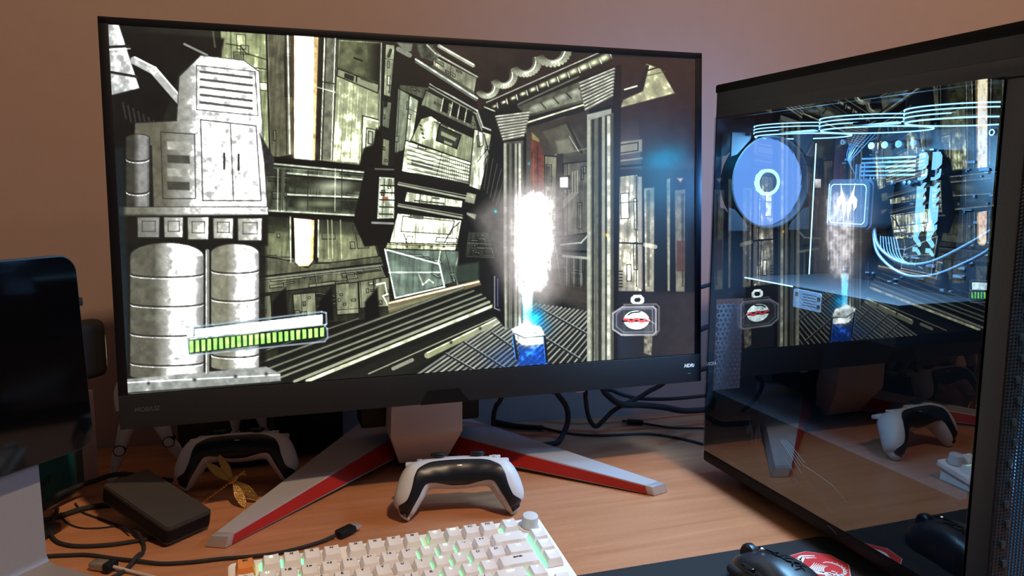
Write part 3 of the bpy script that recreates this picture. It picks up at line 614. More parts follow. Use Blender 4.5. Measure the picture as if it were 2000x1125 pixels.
# thin bezel around three sides
bm = bmesh.new()
for c, s in (((-.3535, .0, .1962), (.0098, .006, .4085)), ((.3535, .0, .1962), (.0098, .006, .4085)), ((0, 0, .3963), (.7165, .006, .0080))): box(bm, (c[0], .0022, c[2]), s, .001)
onpanel(obj('bezel', bm, M_bezel, mon))
bm = bmesh.new(); box(bm, (0, .0022, -.0195), (.7165, .0085, .0375), .0015); chin = onpanel(obj('chin', bm, M_chin, mon, 'matte charcoal strip below the screen'))
bm = bmesh.new(); prism(bm, [(-.029, -.0385), (.032, -.0385), (.019, -.0215), (-.019, -.0215)], .0012, (0, -.0018, 0), (1, 0, 0), (0, 0, 1)); onpanel(obj('sensor_window', bm, M_gloss, chin))
tm = mat('grey_print', (.045, .045, .050), .5); tw = mat('glowing_print', (.75, .78, .8), .5, emit=(.7, .75, .8), es=.25)  # badge print is given a faint glow of its own
fx = lambda x, z: pan @ frame((x, -.0022, z), (1, 0, 0), (0, 0, 1))
text('maker_lettering', 'MOBIUZ', .0068, tm, chin, fx(-.3300, -.0175), bold=.0002, sx=1.0)
text('display_badge', 'HDRi', .0066, tw, chin, fx(.3392, -.0155), bold=.00015, sx=1.0, shear=.2)
bm = bmesh.new(); box(bm, (.3395, -.0023, -.0262), (.005, .0006, .0006)); onpanel(obj('power_light', bm, E_dim, chin))
bm = bmesh.new(); box(bm, (.1815, .002, -.0390), (.012, .005, .0018), .0006); onpanel(obj('joystick_button', bm, M_alu, chin))
# the screen itself: a flat sheet whose vertex colours hold the picture
GW, GH = 1180, 664
me = bpy.data.meshes.new('screen')
u, v = np.meshgrid(np.linspace(0, 1, GW), np.linspace(0, 1, GH))
co = np.zeros((GW*GH, 3), np.float32); co[:, 0] = (u.ravel()-.5)*SW; co[:, 1] = 0; co[:, 2] = (1-v.ravel())*SH
nf = (GW-1)*(GH-1); idx = (np.arange(GH-1)[:, None]*GW+np.arange(GW-1)[None]).ravel()
q = np.stack([idx, idx+GW, idx+GW+1, idx+1], 1).astype(np.int32)
me.vertices.add(GW*GH); me.vertices.foreach_set('co', co.ravel()); me.loops.add(nf*4); me.loops.foreach_set('vertex_index', q.ravel())
me.polygons.add(nf); me.polygons.foreach_set('loop_start', np.arange(0, nf*4, 4, dtype=np.int32)); me.polygons.foreach_set('loop_total', np.full(nf, 4, np.int32))
me.update(calc_edges=True)
ca = me.color_attributes.new('picture', 'FLOAT_COLOR', 'POINT')
rgb = paint_screen(GW, GH).reshape(-1, 3); rgba = np.ones((GW*GH, 4), np.float32); rgba[:, :3] = rgb; ca.data.foreach_set('color', rgba.ravel())
m = bpy.data.materials.new('screen_picture'); m.use_nodes = True; nt = m.node_tree; b = nt.nodes['Principled BSDF']
at = nt.nodes.new('ShaderNodeAttribute'); at.attribute_name = 'picture'
b.inputs['Base Color'].default_value = (.004, .004, .005, 1); b.inputs['Roughness'].default_value = .45
nt.links.new(at.outputs['Color'], b.inputs['Emission Color']); b.inputs['Emission Strength'].default_value = 1.0
me.transform(pan); link('screen', me, m, mon, 'lit screen showing a dim metal corridor with a bright beam of light')
# stand (in the monitor's frame: world y = local y + .13)
def wp(x, y, z): return (x, y-.13, z)
bm = bmesh.new()
hexa(bm, [wp(-.050, .075, .150), wp(.043, .075, .150), wp(.043, .110, .150), wp(-.050, .110, .150), wp(-.053, .080, .060), wp(.044, .080, .060), wp(.044, .125, .060), wp(-.053, .125, .060)])
hexa(bm, [wp(-.053, .080, .0601), wp(.044, .080, .0601), wp(.044, .125, .0601), wp(-.053, .125, .0601), wp(-.037, .112, .012), wp(.029, .112, .012), wp(.029, .140, .012), wp(-.037, .140, .012)])
obj('neck_cover', bm, M_silver, mon, 'silver faceted front cover of the stand', ang=15)
bm = bmesh.new(); box(bm, (0, .035, .155), (.17, .05, .20), .006); box(bm, (0, .02, .23), (.10, .09, .10), .005); obj('column', bm, M_black, mon, 'black upright behind the silver cover')
bm = bmesh.new(); box(bm, (-.003, .040, .030), (.070, .090, .054), .004); obj('hub', bm, M_black, mon)
# inner end corners: top front, top rear, bottom rear, bottom front ; outer end same
legs = (([(.004, .200, .036), (.062, .258, .036), (.062, .258, .012), (-.002, .178, .010)], [(.2517, -.0687, .0130), (.2729, -.0630, .0130), (.2786, -.0613, .0008), (.2560, -.0680, .0008)]),
        ([(-.004, .200, .036), (-.062, .258, .036), (-.062, .258, .012), (.002, .178, .010)], [(-.2501, -.0559, .0130), (-.2681, -.0489, .0130), (-.2750, -.0465, .0008), (-.2537, -.0569, .0008)]))
def loft4(bm, A, B, n=14):
    prev = None
    for k in range(n+1):
        r = [bm.verts.new(A[i].lerp(B[i], k/n)) for i in range(4)]
        if prev:
            for i in range(4): bm.faces.new((prev[i], prev[(i+1) % 4], r[(i+1) % 4], r[i]))
        else: bm.faces.new(r[::-1])
        prev = r
    bm.faces.new(prev)
for A, B in legs:
    A = [Vector(wp(*p)) for p in A]; B = [Vector(wp(*p)) for p in B]
    bm = bmesh.new(); loft4(bm, A, B); lg = obj('leg', bm, M_silver, mon, 'silver leg with a red front face', ang=20)
    d = (B[0]-A[0]).normalized(); n = (A[3]-A[0]).cross(d).normalized()
    if n.y > 0: n = -n
    bm = bmesh.new(); prev = None; N = 14
    for k in range(N+1):
        t = .03+.947*k/N; tp = A[0].lerp(B[0], t); bt = A[3].lerp(B[3], t); a_ = tp.lerp(bt, .06+.06*k/N); c_ = tp.lerp(bt, .96-.05*k/N)
        n = (bt-tp).cross(d).normalized(); n = -n if n.y > 0 else n
        r = [bm.verts.new(p) for p in (a_+n*.0011, c_+n*.0011, c_-n*.0008, a_-n*.0008)]
        if prev:
            for i in range(4): bm.faces.new((prev[i], prev[(i+1) % 4], r[(i+1) % 4], r[i]))
        else: bm.faces.new(r[::-1])
        prev = r
    bm.faces.new(prev); obj('red_strip', bm, M_red, lg, 'red strip along the front of the leg')
    bm = bmesh.new(); c = [A[i].lerp(B[i], .978) for i in range(4)]; cc = sum(c, Vector())/4; ce = sum(B, Vector())/4
    hexa(bm, [cc+(p-cc)*1.04 for p in c]+[ce+(p-ce)*1.03+(ce-cc)*.12 for p in B], .0008)
    for v in bm.verts: v.co.z = max(v.co.z, .0002)
    obj('leg_tip', bm, M_alu, lg, 'bare metal end of the leg')
# ================================================================ computer case
pc = thing('computer_case', 'tall black computer tower with a glass side, blue lit fans and a mesh front', 'computer', (.3573, 0, 0), .0183)
YF = -.4430; YB = -.0156; ZT = .5155; CW = .225; GF = -.4215
bm = bmesh.new()
box(bm, (CW/2, (YF+YB)/2, .4985), (CW, YB-YF, .034), .004, 3); obj('top_cover', bm, M_case, pc)
bm = bmesh.new(); box(bm, (CW/2, (YF+YB)/2, ZT-.003), (CW+.002, YB-YF+.002, .011), .003); obj('top_trim', bm, M_caseblk, pc)
bm = bmesh.new(); box(bm, (.002, (YF+YB)/2-.001, .4835), (.0045, YB-YF-.002, .015), .001); obj('side_rail', bm, M_case, pc)
bm = bmesh.new(); box(bm, (CW/2, (YF+YB)/2, .0260), (CW, YB-YF, .016), .004); obj('bottom_tray', bm, M_caseblk, pc)
for y in (-.07, -.40):
    for x in (.05, .19):
        bm = bmesh.new(); box(bm, (x, y, .0095), (.03, .03, .019), .002); obj('foot', bm, M_caseblk, pc)
bm = bmesh.new(); box(bm, (.012, (YF+GF)/2-.0005, .255), (.024, GF-YF-.001, .45), .003); obj('front_pillar', bm, M_case, pc, 'dark grey upright strip between glass and mesh')
bm = bmesh.new(); box(bm, (CW-.002, (YF+YB)/2, .25), (.004, YB-YF, .45)); obj('far_side_panel', bm, M_caseblk, pc)
# rear panel around the fan opening
bm = bmesh.new()
for (x0, x1, z0, z1) in ((.001, .010, .033, .482), (.123, .224, .033, .482), (.010, .123, .452, .482), (.054, .123, .112, .336), (.010, .054, .240, .336), (.010, .123, .033, .112)): box(bm, ((x0+x1)/2, YB-.002, (z0+z1)/2), (x1-x0, .003, z1-z0))
obj('rear_panel', bm, M_inner, pc)
# hexagonal vent in the lower rear panel
bm = bmesh.new(); hr = .0032; p = .0072
for i in range(16):
    for j in range(24):
        x = .015+i*p*.98; z = .118+j*p*.866
        x += p/2 if j % 2 else 0
        if x > .052 or z > .236: continue
        o = [(x+hr*1.18*math.cos(R(60*k+30)), z+hr*1.18*math.sin(R(60*k+30))) for k in range(6)]; n = [(x+hr*.82*math.cos(R(60*k+30)), z+hr*.82*math.sin(R(60*k+30))) for k in range(6)]
        a = [bm.verts.new((q[0], YB-.003, q[1])) for q in o]; b = [bm.verts.new((q[0], YB-.003, q[1])) for q in n]
        for k in range(6): bm.faces.new((a[k], a[(k+1) % 6], b[(k+1) % 6], b[k]))
obj('rear_vent', bm, M_part, pc, smooth=False)
# glass side
m = bpy.data.materials.new('tinted_glass'); m.use_nodes = True; nt = m.node_tree; nt.nodes.clear()
tr = nt.nodes.new('ShaderNodeBsdfTransparent'); tr.inputs[0].default_value = (.80, .84, .88, 1)
gl = nt.nodes.new('ShaderNodeBsdfGlossy'); gl.inputs[0].default_value = (.95, .97, 1, 1); gl.inputs['Roughness'].default_value = 0.0
fr = nt.nodes.new('ShaderNodeFresnel'); fr.inputs[0].default_value = 1.9
ml = nt.nodes.new('ShaderNodeMath'); ml.operation = 'MULTIPLY'; ml.use_clamp = True; ml.inputs[1].default_value = 1.55; mn = nt.nodes.new('ShaderNodeMath'); mn.operation = 'MINIMUM'; mn.inputs[1].default_value = .45
ge = nt.nodes.new('ShaderNodeNewGeometry'); iv = nt.nodes.new('ShaderNodeMath'); iv.operation = 'SUBTRACT'; iv.inputs[0].default_value = 1; m2 = nt.nodes.new('ShaderNodeMath'); m2.operation = 'MULTIPLY'
ms = nt.nodes.new('ShaderNodeMixShader'); ou = nt.nodes.new('ShaderNodeOutputMaterial')
for a_, b_ in ((fr.outputs[0], ml.inputs[0]), (ml.outputs[0], mn.inputs[0]), (mn.outputs[0], m2.inputs[0]), (ge.outputs['Backfacing'], iv.inputs[1]), (iv.outputs[0], m2.inputs[1]), (m2.outputs[0], ms.inputs[0]), (tr.outputs[0], ms.inputs[1]), (gl.outputs[0], ms.inputs[2]), (ms.outputs[0], ou.inputs[0])): nt.links.new(a_, b_)
M_glass = m
bm = bmesh.new(); box(bm, (-.0002, (GF+YB)/2, .2555), (.0008, YB-GF, .443)); glass = obj('side_glass', bm, M_glass, pc, 'tinted glass side panel mirroring the monitor', smooth=False)
bm = bmesh.new()
for (y0, z0, y1, z1) in ((-.175, .098, -.213, .072), (-.176, .097, -.205, .078), (-.178, .099, -.211, .079), (-.180, .100, -.215, .082), (-.184, .101, -.218, .085), (-.180, .079, -.198, .057), (-.186, .079, -.209, .060), (-.195, .074, -.210, .058), (-.214, .082, -.262, .076), (-.222, .066, -.266, .048), (-.205, .060, -.209, .052), (-.262, .076, -.282, .066), (-.258, .030, -.272, .026)):
    tube(bm, [(-.0008, y0, z0), (-.0008, (y0+y1)/2, (z0+z1)/2+.0008), (-.0008, y1, z1)], .00012, 4, 4)
obj('scratch_marks', bm, mat('scratch_white', (.5, .52, .56), .5), glass)
bm = bmesh.new(); box(bm, (.0030, (YF+YB)/2, .4750), (.0064, YB-YF-.004, .0016)); box(bm, (.0125, GF+.0012, .2585), (.0250, .0016, .436)); box(bm, (.11, (YF+YB)/2, .4805), (.215, YB-YF-.004, .0012))  # black strips added to keep LED spill off rail, pillar and top
obj('added_baffle', bm, M_caseblk, pc)
bm = bmesh.new(); box(bm, (.1500, -.0280, .350), (.0008, .0012, .193)); obj('light_edge', bm, E_cyan, pc)
# fans
def fan(name, C, D, r, frame_m, blade_m, ring_m, label=None, nb=11, hub=.27):
    """Case fan at C blowing along D, built about Z then turned."""
    T = axis(C, D); bm = bmesh.new(); a = r*1.04; d = .0125
    prism(bm, rrect(2*a, 2*a, .008, 4), .003, (0, 0, -d)); prism(bm, rrect(2*a, 2*a, .008, 4), .003, (0, 0, d-.003))
    bm.free(); bm = bmesh.new()
    lathe(bm, [(r*.965, -d), (r*1.0, -d), (r*1.0, d), (r*.965, d), (r*.965, -d)], 48)
    for sx in (-1, 1):
        for sy in (-1, 1):
            for z in (-d, d-.003): prism(bm, [(sx*a, sy*a), (sx*a, sy*a*.52), (sx*a*.86, sy*a*.56), (sx*a*.56, sy*a*.86), (sx*a*.52, sy*a)], .003, (0, 0, z))
    bm.transform(T); f = obj(name, bm, frame_m, pc, label)
    for sx in (-1, 1):
        for sy in (-1, 1): pass
    bm = bmesh.new()
    for k in range(nb):
        a0 = 2*math.pi*k/nb; n = 7; prev = None
        for i in range(n+1):
            t = i/n; rr = r*hub*1.05+(r*.955-r*hub*1.05)*t; aa = a0+.55*t; w = (2*math.pi/nb)*1.38
            v0 = bm.verts.new((rr*math.cos(aa), rr*math.sin(aa), -.0014)); vm = bm.verts.new((rr*math.cos(aa+w/2), rr*math.sin(aa+w/2), .0003)); v1 = bm.verts.new((rr*math.cos(aa+w), rr*math.sin(aa+w), .0018))
            if prev: bm.faces.new((prev[0], v0, vm, prev[1])); bm.faces.new((prev[1], vm, v1, prev[2]))
            prev = (v0, vm, v1)
    bmesh.ops.solidify(bm, geom=list(bm.faces), thickness=.0008)
    bm.transform(T); obj('fan_blades', bm, blade_m, f)
    bm = bmesh.new(); lathe(bm, [(0, .0075), (r*hub*.78, .0075), (r*hub*.80, .006), (r*hub*.80, -.006), (0, -.006)], 32); bm.transform(T); obj('fan_hub', bm, M_caseblk, f)
    bm = bmesh.new(); lathe(bm, [(r*hub*.84, .0068), (r*hub*1.06, .0078), (r*hub*1.06, -.0045), (r*hub*.84, -.0045), (r*hub*.84, .0068)], 40); bm.transform(T); obj('light_ring', bm, ring_m, f)
    return f
fan('rear_fan', (.0665, -.0350, .3945), (0, -1, 0), .0595, M_inner, E_blade, E_hub, 'lit blue rear fan seen through the glass')
for y in (-.080, -.200, -.320):
    f = fan('top_fan', (.085, y, .4650), (0, 0, -1), .0575, mat('fan_frame_black', (.0015, .002, .003), .7, spec=.1), E_dim, E_strip)
    bm = bmesh.new()
    lathe(bm, [(.0560, .0128), (.0572, .0128), (.0572, .0142), (.0560, .0142), (.0560, .0128)], 48); [lathe(bm, [(.0578, q_), (.0588, q_), (.0588, q_+.0012), (.0578, q_+.0012), (.0578, q_)], 48) for q_ in (.0085, .0045, .0005)]
    bm.transform(axis((.085, y, .4650), (0, 0, -1))); obj('light_ring', bm, E_strip, f)
for z in (.125, .250, .375): fan('front_fan', (.115, -.426, z), (0, -1, 0), .0580, M_caseblk, emis('front_fan_blade', (.02, .22, .65), 2.2), E_strip)
# tray and mainboard
bm = bmesh.new(); box(bm, (.190, -.22, .26), (.003, .40, .44)); obj('mainboard_tray', bm, mat('tray_dark', (.009, .012, .018), .6), pc)
bm = bmesh.new(); box(bm, (.182, -.160, .335), (.002, .245, .240), .0004); board = obj('mainboard', bm, M_pcb, pc)
random.seed(4)
bm = bmesh.new()
for k in range(130):
    y = -.045-random.random()*.23; z = .225+random.random()*.22; w = random.choice((.002, .003, .005, .012)); h = random.choice((.0015, .002, .003))
    box(bm, (.1795, y, z), (.003, w, h))
for k in range(5): box(bm, (.172, -.140, .424-.0052*k), (.018, .085, .0022))
for k in range(3): box(bm, (.172, -.088-.007*k, .395), (.016, .0022, .045))
for k in range(5): lathe(bm, [(.0026, 0), (.0026, .005), (0, .0055)], 12, axis((.176, -.125-.0075*k-(.012 if k > 2 else 0), .394), (-1, 0, 0)))
obj('board_components', bm, M_part, board)
for k in range(4):
    bm = bmesh.new(); lathe(bm, [(0, 0), (.0045, 0), (.0048, .001), (.0048, .013), (.0042, .0145), (0, .0145)], 18, axis((.180, -.104-.0215*k, .440), (-1, -.35, 0))); obj('capacitor', bm, M_part, board)
for yy, zz in ((-.045, .448), (-.265, .447), (-.10, .4385), (-.045, .24), (-.265, .24)):
    bm = bmesh.new(); lathe(bm, [(.0022, 0), (.0036, 0), (.0036, .003), (.0022, .003), (.0022, 0)], 16, axis((.181, yy, zz), (-1, 0, 0))); obj('screw', bm, M_alu, board)
# memory
for y in (-.2105, -.2285):
    bm = bmesh.new(); box(bm, (.162, y, .370), (.034, .003, .120), .0004); mem = obj('memory_module', bm, M_pcb, pc)
    bm = bmesh.new(); O = (.1435, y, .370); z = .058; 
    pts = [(-.0035, .034), (-.0035, .022), (.0045, .028), (.0045, .034)]
    # stepped light bar: one outline per lit segment (y, z)
    segs = ([(-.0050, .0575), (.0030, .0575), (.0058, .0530), (.0058, .0440), (.0000, .0380), (-.0050, .0380)], [(-.0052, .0300), (-.0010, .0300), (.0048, .0350), (.0058, .0390), (.0058, .0350), (.0050, .0300), (.0000, .0265), (-.0052, .0265)],
            [(-.0052, .0200), (.0000, .0200), (.0040, .0240), (.0058, .0240), (.0020, .0190), (.0020, .0140), (.0058, .0180), (.0058, .0150), (.0020, .0105), (.0020, .0040), (.0058, .0085), (.0058, .0050), (.0022, .0010), (.0022, -.0050), (.0058, -.0010), (.0058, -.0180), (.0020, -.0220), (.0020, -.0260), (.0058, -.0220), (.0058, -.0270), (.0020, -.0310), (.0000, -.0380), (.0045, -.0450), (.0030, -.0480), (-.0052, -.0400)],
            [(-.0052, -.0490), (.0000, -.0490), (.0048, -.0560), (.0035, -.0575), (.0, -.0540), (-.0052, -.0540)])
    for sg in segs: prism(bm, [(-a, b) for a, b in sg], .0025, O, (0, 1, 0), (0, 0, 1))
    for v in bm.verts: pass
    bar = obj('light_bar', bm, E_ram, mem, smooth=False)
    text('lettering', 'ORION', .0046, M_leg, mem, frame((.1405, y+.0028, .352), (0, 0, -1), (0, -1, 0)) , bold=.0002)
# pump head with emblem, and coolant tubes
bm = bmesh.new(); prism(bm, rrect(.078, .062, .009, 5), .034, (.176, -.1010, .3675), (0, -1, 0), (0, 0, 1), .003); 
for v in bm.verts: pass
pump = obj('pump_block', bm, mat('pump_grey', (.06, .075, .10), .35, .4), pc)
xm = min((v.co.x for v in pump.data.vertices))
if xm > .17: pump.location.x = -.034; 
XF = .1415
bm = bmesh.new(); o = rrect(.062, .050, .006, 5); i_ = rrect(.0600, .048, .0055, 5)
T = frame((XF, -.1010, .3675), (0, -1, 0), (0, 0, 1))
a = [bm.verts.new((p[0], p[1], 0)) for p in o]; b = [bm.verts.new((p[0], p[1], 0)) for p in i_]
for k in range(len(o)): bm.faces.new((a[k], a[(k+1) % len(o)], b[(k+1) % len(o)], b[k]))
for yy in (-.024, ): box(bm, (-.0335, 0, 0), (.0007, .05, .0005))
bm.transform(T); obj('light_outline', bm, E_cyan, pump, smooth=False)
em = [(0, .0005), (.0030, .0055), (.0080, .0150), (.0105, .0220), (.0095, .0090), (.0150, .0040), (.0145, -.0040), (.0105, -.0080), (.0100, -.0020), (.0070, .0010), (.0062, -.0060), (.0035, -.0120), (.0032, -.0200), (.0012, -.0120)]
bm = bmesh.new()
for s in (1, -1): prism(bm, [(s*(p[0]+.0008)*1.10, p[1]*1.15+.001) for p in em], .0003)
bm.transform(T @ Matrix.Translation((0, 0, .0005))); obj('emblem', bm, emis('emblem_white', (.62, .85, 1), 3.0), pump, 'white lit two-bladed emblem', smooth=False)
for k, (dz, dy) in enumerate(((0, 0), (-.006, .0))):
    bm = bmesh.new(); tube(bm, [(.155, -.132, .345+dz), (.148, -.150, .318+dz*1.5), (.146, -.185, .302+dz*2), (.142, -.225, .304+dz*2.5), (.135, -.270, .322+dz*3), (.125, -.325, .352+dz*3), (.110, -.360, .380)], .0019, 10); obj('coolant_tube', bm, mat('tube_blue_grey', (.07, .10, .14), .35), pc)
for k in range(7):
    bm = bmesh.new(); tube(bm, [(.150, -.150-.004*k, .330), (.147, -.158-.005*k, .312-.001*k), (.146, -.185-.004*k, .300), (.150, -.215, .297)], .0007, 6); obj('wire', bm, M_part, pc)
for k in range(6):
    bm = bmesh.new(); dx = (k-2.5)*.006; tube(bm, [(.172, -.088-dx*1.2-.004, .456), (.160, -.084-dx*.7-.002, .438-abs(dx)*.3), (.160, -.081-dx*.1, .420), (.172, -.081, .402)], .0007, 6); obj('wire', bm, M_part, pc)
bm = bmesh.new(); lathe(bm, [(.0020, 0), (.0042, 0), (.0042, .002), (.0020, .002), (.0020, 0)], 20, axis((.172, -.1095, .4005), (-1, 0, 0)))
for k in range(7): tube(bm, [(.170, -.116-.0022*k, .4035), (.170, -.118-.0022*k, .399)], .0005, 5, 0)
obj('tube_clamp', bm, M_alu, pc)
# graphics card, power supply shroud
bm = bmesh.new(); box(bm, (.105, -.165, .2495), (.130, .255, .045), .004); gpu = obj('graphics_card', bm, mat('graphics_card_black', (.004, .006, .009), .65, spec=.2), pc)
bm = bmesh.new(); box(bm, (.0395, -.085, .2705), (.0008, .095, .0012)); obj('light_strip', bm, E_cyan, gpu)
lab = mat('sticker_print', (.42, .55, .70), .5); T = frame((.0396, -.1590, .2575), (0, -1, 0), (0, 0, 1))
bm = bmesh.new(); prism(bm, rrect(.048, .022, .002), .0003); bm.transform(T); st = obj('sticker', bm, lab, gpu, 'white rating sticker on the graphics card', smooth=False)
bm = bmesh.new()
for k in range(5): box(bm, (.004, .0065-.0032*k, .0004), (.024-.003*(k % 2), .0008, .0002))
for p in ((-.018, .005), (.0195, .0035), (.0195, -.0055)): box(bm, (*p, .0004), (.005, .005, .0002))
bm.transform(T); obj('sticker_print', bm, M_leg, st, smooth=False)
bm = bmesh.new(); box(bm, (.100, -.215, .079), (.188, .385, .078), .003); shroud = obj('power_supply_shroud', bm, mat('shroud_black', (.002, .0025, .004), .75, spec=.1), pc)
T = frame((.0052, -.118, .088), (0, -1, 0), (0, 0, 1)); bm = bmesh.new()
for s in (1, -1): prism(bm, [(s*(p[0]+.0008)*1.0, p[1]*.9) for p in em], .0002)
bm.transform(T); obj('emblem', bm, mat('emblem_dark', (.03, .04, .055), .3), shroud, smooth=False)
# mesh front
for y in (-.100, -.235): light('interior_fill', 'POINT', (.070, y, .4300), 2.6, (.22, .60, 1.0), .025, parent=pc)  # fill lamps added to brighten the dark case interior
bm = bmesh.new(); box(bm, (.030, YF+.0040, .262), (.030, .003, .430)); obj('added_glow_bar', bm, emis('added_glow_blue', (.01, .22, .62), .55), pc, 'added blue glow bar behind the mesh')  # glowing bar added so the visible mesh shows blue
m = bpy.data.materials.new('perforated_mesh'); m.use_nodes = True; nt = m.node_tree; b = nt.nodes['Principled BSDF']
b.inputs['Base Color'].default_value = (.010, .030, .065, 1); b.inputs['Roughness'].default_value = .5; b.inputs['Metallic'].default_value = 0
tcn = nt.nodes.new('ShaderNodeTexCoord'); vo = nt.nodes.new('ShaderNodeTexVoronoi'); vo.inputs['Scale'].default_value = 260; vo.inputs['Randomness'].default_value = 0
lt = nt.nodes.new('ShaderNodeMath'); lt.operation = 'GREATER_THAN'; lt.inputs[1].default_value = .40
mpn = nt.nodes.new('ShaderNodeMapping'); mpn.inputs['Scale'].default_value = (1, .001, 1.3)
nt.links.new(tcn.outputs['Object'], mpn.inputs[0]); nt.links.new(mpn.outputs[0], vo.inputs['Vector']); nt.links.new(vo.outputs['Distance'], lt.inputs[0]); nt.links.new(lt.outputs[0], b.inputs['Alpha'])
bm = bmesh.new(); box(bm, (.1125, YF-.0035, .262), (.224, .002, .452), .0005); obj('front_mesh', bm, m, pc, 'dark mesh front glowing blue', smooth=False)
bm = bmesh.new()
for k in range(24): box(bm, (.0085+.0035*(k % 2), YF-.0050, .06+.0175*k), (.005, .0026, .006), .001)
obj('front_studs', bm, mat('stud_blue', (.03, .07, .13), .3, .3), pc)
for y in (-.080, -.170, -.260): light('top_fan_led', 'SPOT', (.065, y, .4380), 9.0, (.36, .68, 1.0), .025, parent=pc, spot=(R(112), .6))
light('rear_fan_led', 'POINT', (.066, -.0190, .3945), 3.8, (.10, .40, 1.0), .02, parent=pc)
light('front_fan_led', 'POINT', (.115, -.437, .12), 1.6, (.10, .45, 1.0), .01, parent=pc)
light('front_fan_led', 'POINT', (.115, -.437, .27), .8, (.10, .45, 1.0), .01, parent=pc)
# ================================================================ game controllers
def controller(name, label, loc, rz, tilt=60):
    root = thing(name, label, 'game controller', loc, rz, 'white and black game controllers')
    k = 9.55e-5
    T = Matrix.Rotation(R(tilt), 4, 'X')          # local plane: x right, y up the arch, z towards the user
    st = [((208, 945), (350, 1052)), ((165, 880), (398, 1010)), ((158, 800), (458, 915)), ((175, 700), (520, 820)), ((215, 560), (570, 730)), ((270, 435), (612, 690)), ((345, 345), (682, 680)), ((450, 300), (770, 684)), ((580, 278), (850, 690)), ((760, 266), (905, 692)), ((962, 262), (962, 692))]
    dep = [.0085, .0125, .0155, .0175, .0190, .0205, .022, .0225, .0225, .022, .022]
    blk = [(.06, .86), (.20, .84), (.47, .84), (.50, .84), (.47, .84), (.40, .84), (.30, .87), (.22, .91), (.15, .945), (.13, .955), (.13, .955)]
    zc = [-.004, -.002, .0, .001, .001, .0, -.002, -.004, -.005, -.006, -.006]
    S_ = [((Vector(((o[0]-962)*k, -(o[1]-640)*k*.90, 0))), (Vector(((i[0]-962)*k, -(i[1]-640)*k*.90, 0))), d, b_, z) for (o, i), d, b_, z in zip(st, dep, blk, zc)]
    S_ += [(Vector((-o.x, o.y, 0)), Vector((-i.x, i.y, 0)), d, b_, z) for o, i, d, b_, z in S_[-2::-1]]
    # resample smoothly
    F = []
    for q in range(2): F.append(crom([s[q] for s in S_], 5))
    dd = crom([(s[2], s[4], 0) for s in S_], 5); bb = crom([(s[3][0], s[3][1], 0) for s in S_], 5)
    def ring(j, ph, off=0, sc=1.0):
        o, i = F[0][j], F[1][j]; mid = (o+i)/2; h = (o-i)/2; rn = h.length+off; N = h.normalized(); rb = dd[j].x+off
        c, s = math.cos(ph), math.sin(ph); e = .86
        cx = math.copysign(abs(c)**e, c); sx_ = math.copysign(abs(s)**e, s)
        return mid+N*(rn*cx*sc)+Vector((0, 0, dd[j].y+rb*sx_*sc))
    n = 28; bm = bmesh.new(); rings = []
    for j in range(len(F[0])): rings.append([bm.verts.new(ring(j, 2*math.pi*a/n)) for a in range(n)])
    ends = []
    for j, dirn in ((0, -1), (len(F[0])-1, 1)):
        prev = rings[j]; tan = ((F[0][j]+F[1][j])/2-(F[0][j-dirn]+F[1][j-dirn])/2).normalized()
        for sc, ad in ((.90, .0026), (.66, .0048), (.30, .0058)):
            nr = [bm.verts.new(ring(j, 2*math.pi*a/n, 0, sc)+tan*ad) for a in range(n)]
            for a in range(n): bm.faces.new((prev[a], prev[(a+1) % n], nr[(a+1) % n], nr[a]))
            prev = nr
        bm.faces.new(prev)
    for x, y in zip(rings, rings[1:]):
        for a in range(n): bm.faces.new((x[a], x[(a+1) % n], y[(a+1) % n], y[a]))
    bm.transform(T); obj('shell', bm, M_white, root, 'white outer shell', ang=60)
    # black centre band
    bm = bmesh.new(); rr = []; na = 16
    for j in range(len(F[0])):
        f0, f1 = bb[j].x, bb[j].y; g = lambda f: math.acos(max(-1, min(1, math.copysign(abs(1-2*f)**(1/.86), 1-2*f))))
        p0, p1 = g(f0), g(f1); row = []
        for a in range(na+1):
            off = .0007 if 0 < a < na else -.0004
            row.append(bm.verts.new(ring(j, p0+(p1-p0)*a/na, off)))
        rr.append(row)
    for x, y in zip(rr, rr[1:]):
        for a in range(na): bm.faces.new((x[a], x[a+1], y[a+1], y[a]))
    for row, j, dirn in ((rr[0], 0, -1), (rr[-1], len(F[0])-1, 1)):
        tan = ((F[0][j]+F[1][j])/2-(F[0][j-dirn]+F[1][j-dirn])/2).normalized(); c = sum((v.co for v in row), Vector())/len(row)
        nx = [bm.verts.new(c+(v.co-c)*.78+tan*.0032+Vector((0, 0, .0004))) for v in row]
        for a in range(na): bm.faces.new((row[a], row[a+1], nx[a+1], nx[a]))
        bm.faces.new(nx)
    bm.transform(T); band = obj('centre_band', bm, M_ctlblk, root, 'black centre band running down both grips', ang=60)
    P = lambda x, y, z: T @ Vector(((x-962)*k, -(y-640)*k*.90, z))
    up = (T.to_3x3() @ Vector((0, 1, .0))).normalized(); ax = (up*.85+Vector((0, -.10, .55))).normalized()
    for x, y in ((715, 318), (1209, 318)):
        M_ = axis(P(x, y, -.002)-ax*.0012, ax)
        bm = bmesh.new(); lathe(bm, [(0, -.008), (.0098, -.008), (.0080, -.0010), (.0050, .0015), (.0046, .0058), (.0074, .0070), (.0088, .0082), (.0090, .0102), (.0080, .0115), (.0066, .0110), (0, .0100)], 28, M_); obj('thumbstick', bm, M_ctlblk, root, 'black thumbstick')
    bm = bmesh.new(); T2 = frame(P(962, 284, -.0035), (1, 0, 0), ax.cross(Vector((1, 0, 0)))*1.0)
    prism(bm, rrect(.0330, .020, .003, 4), .0030, (0, 0, -.001), bev=.0006); bm.transform(T2); obj('touchpad', bm, M_white, root)
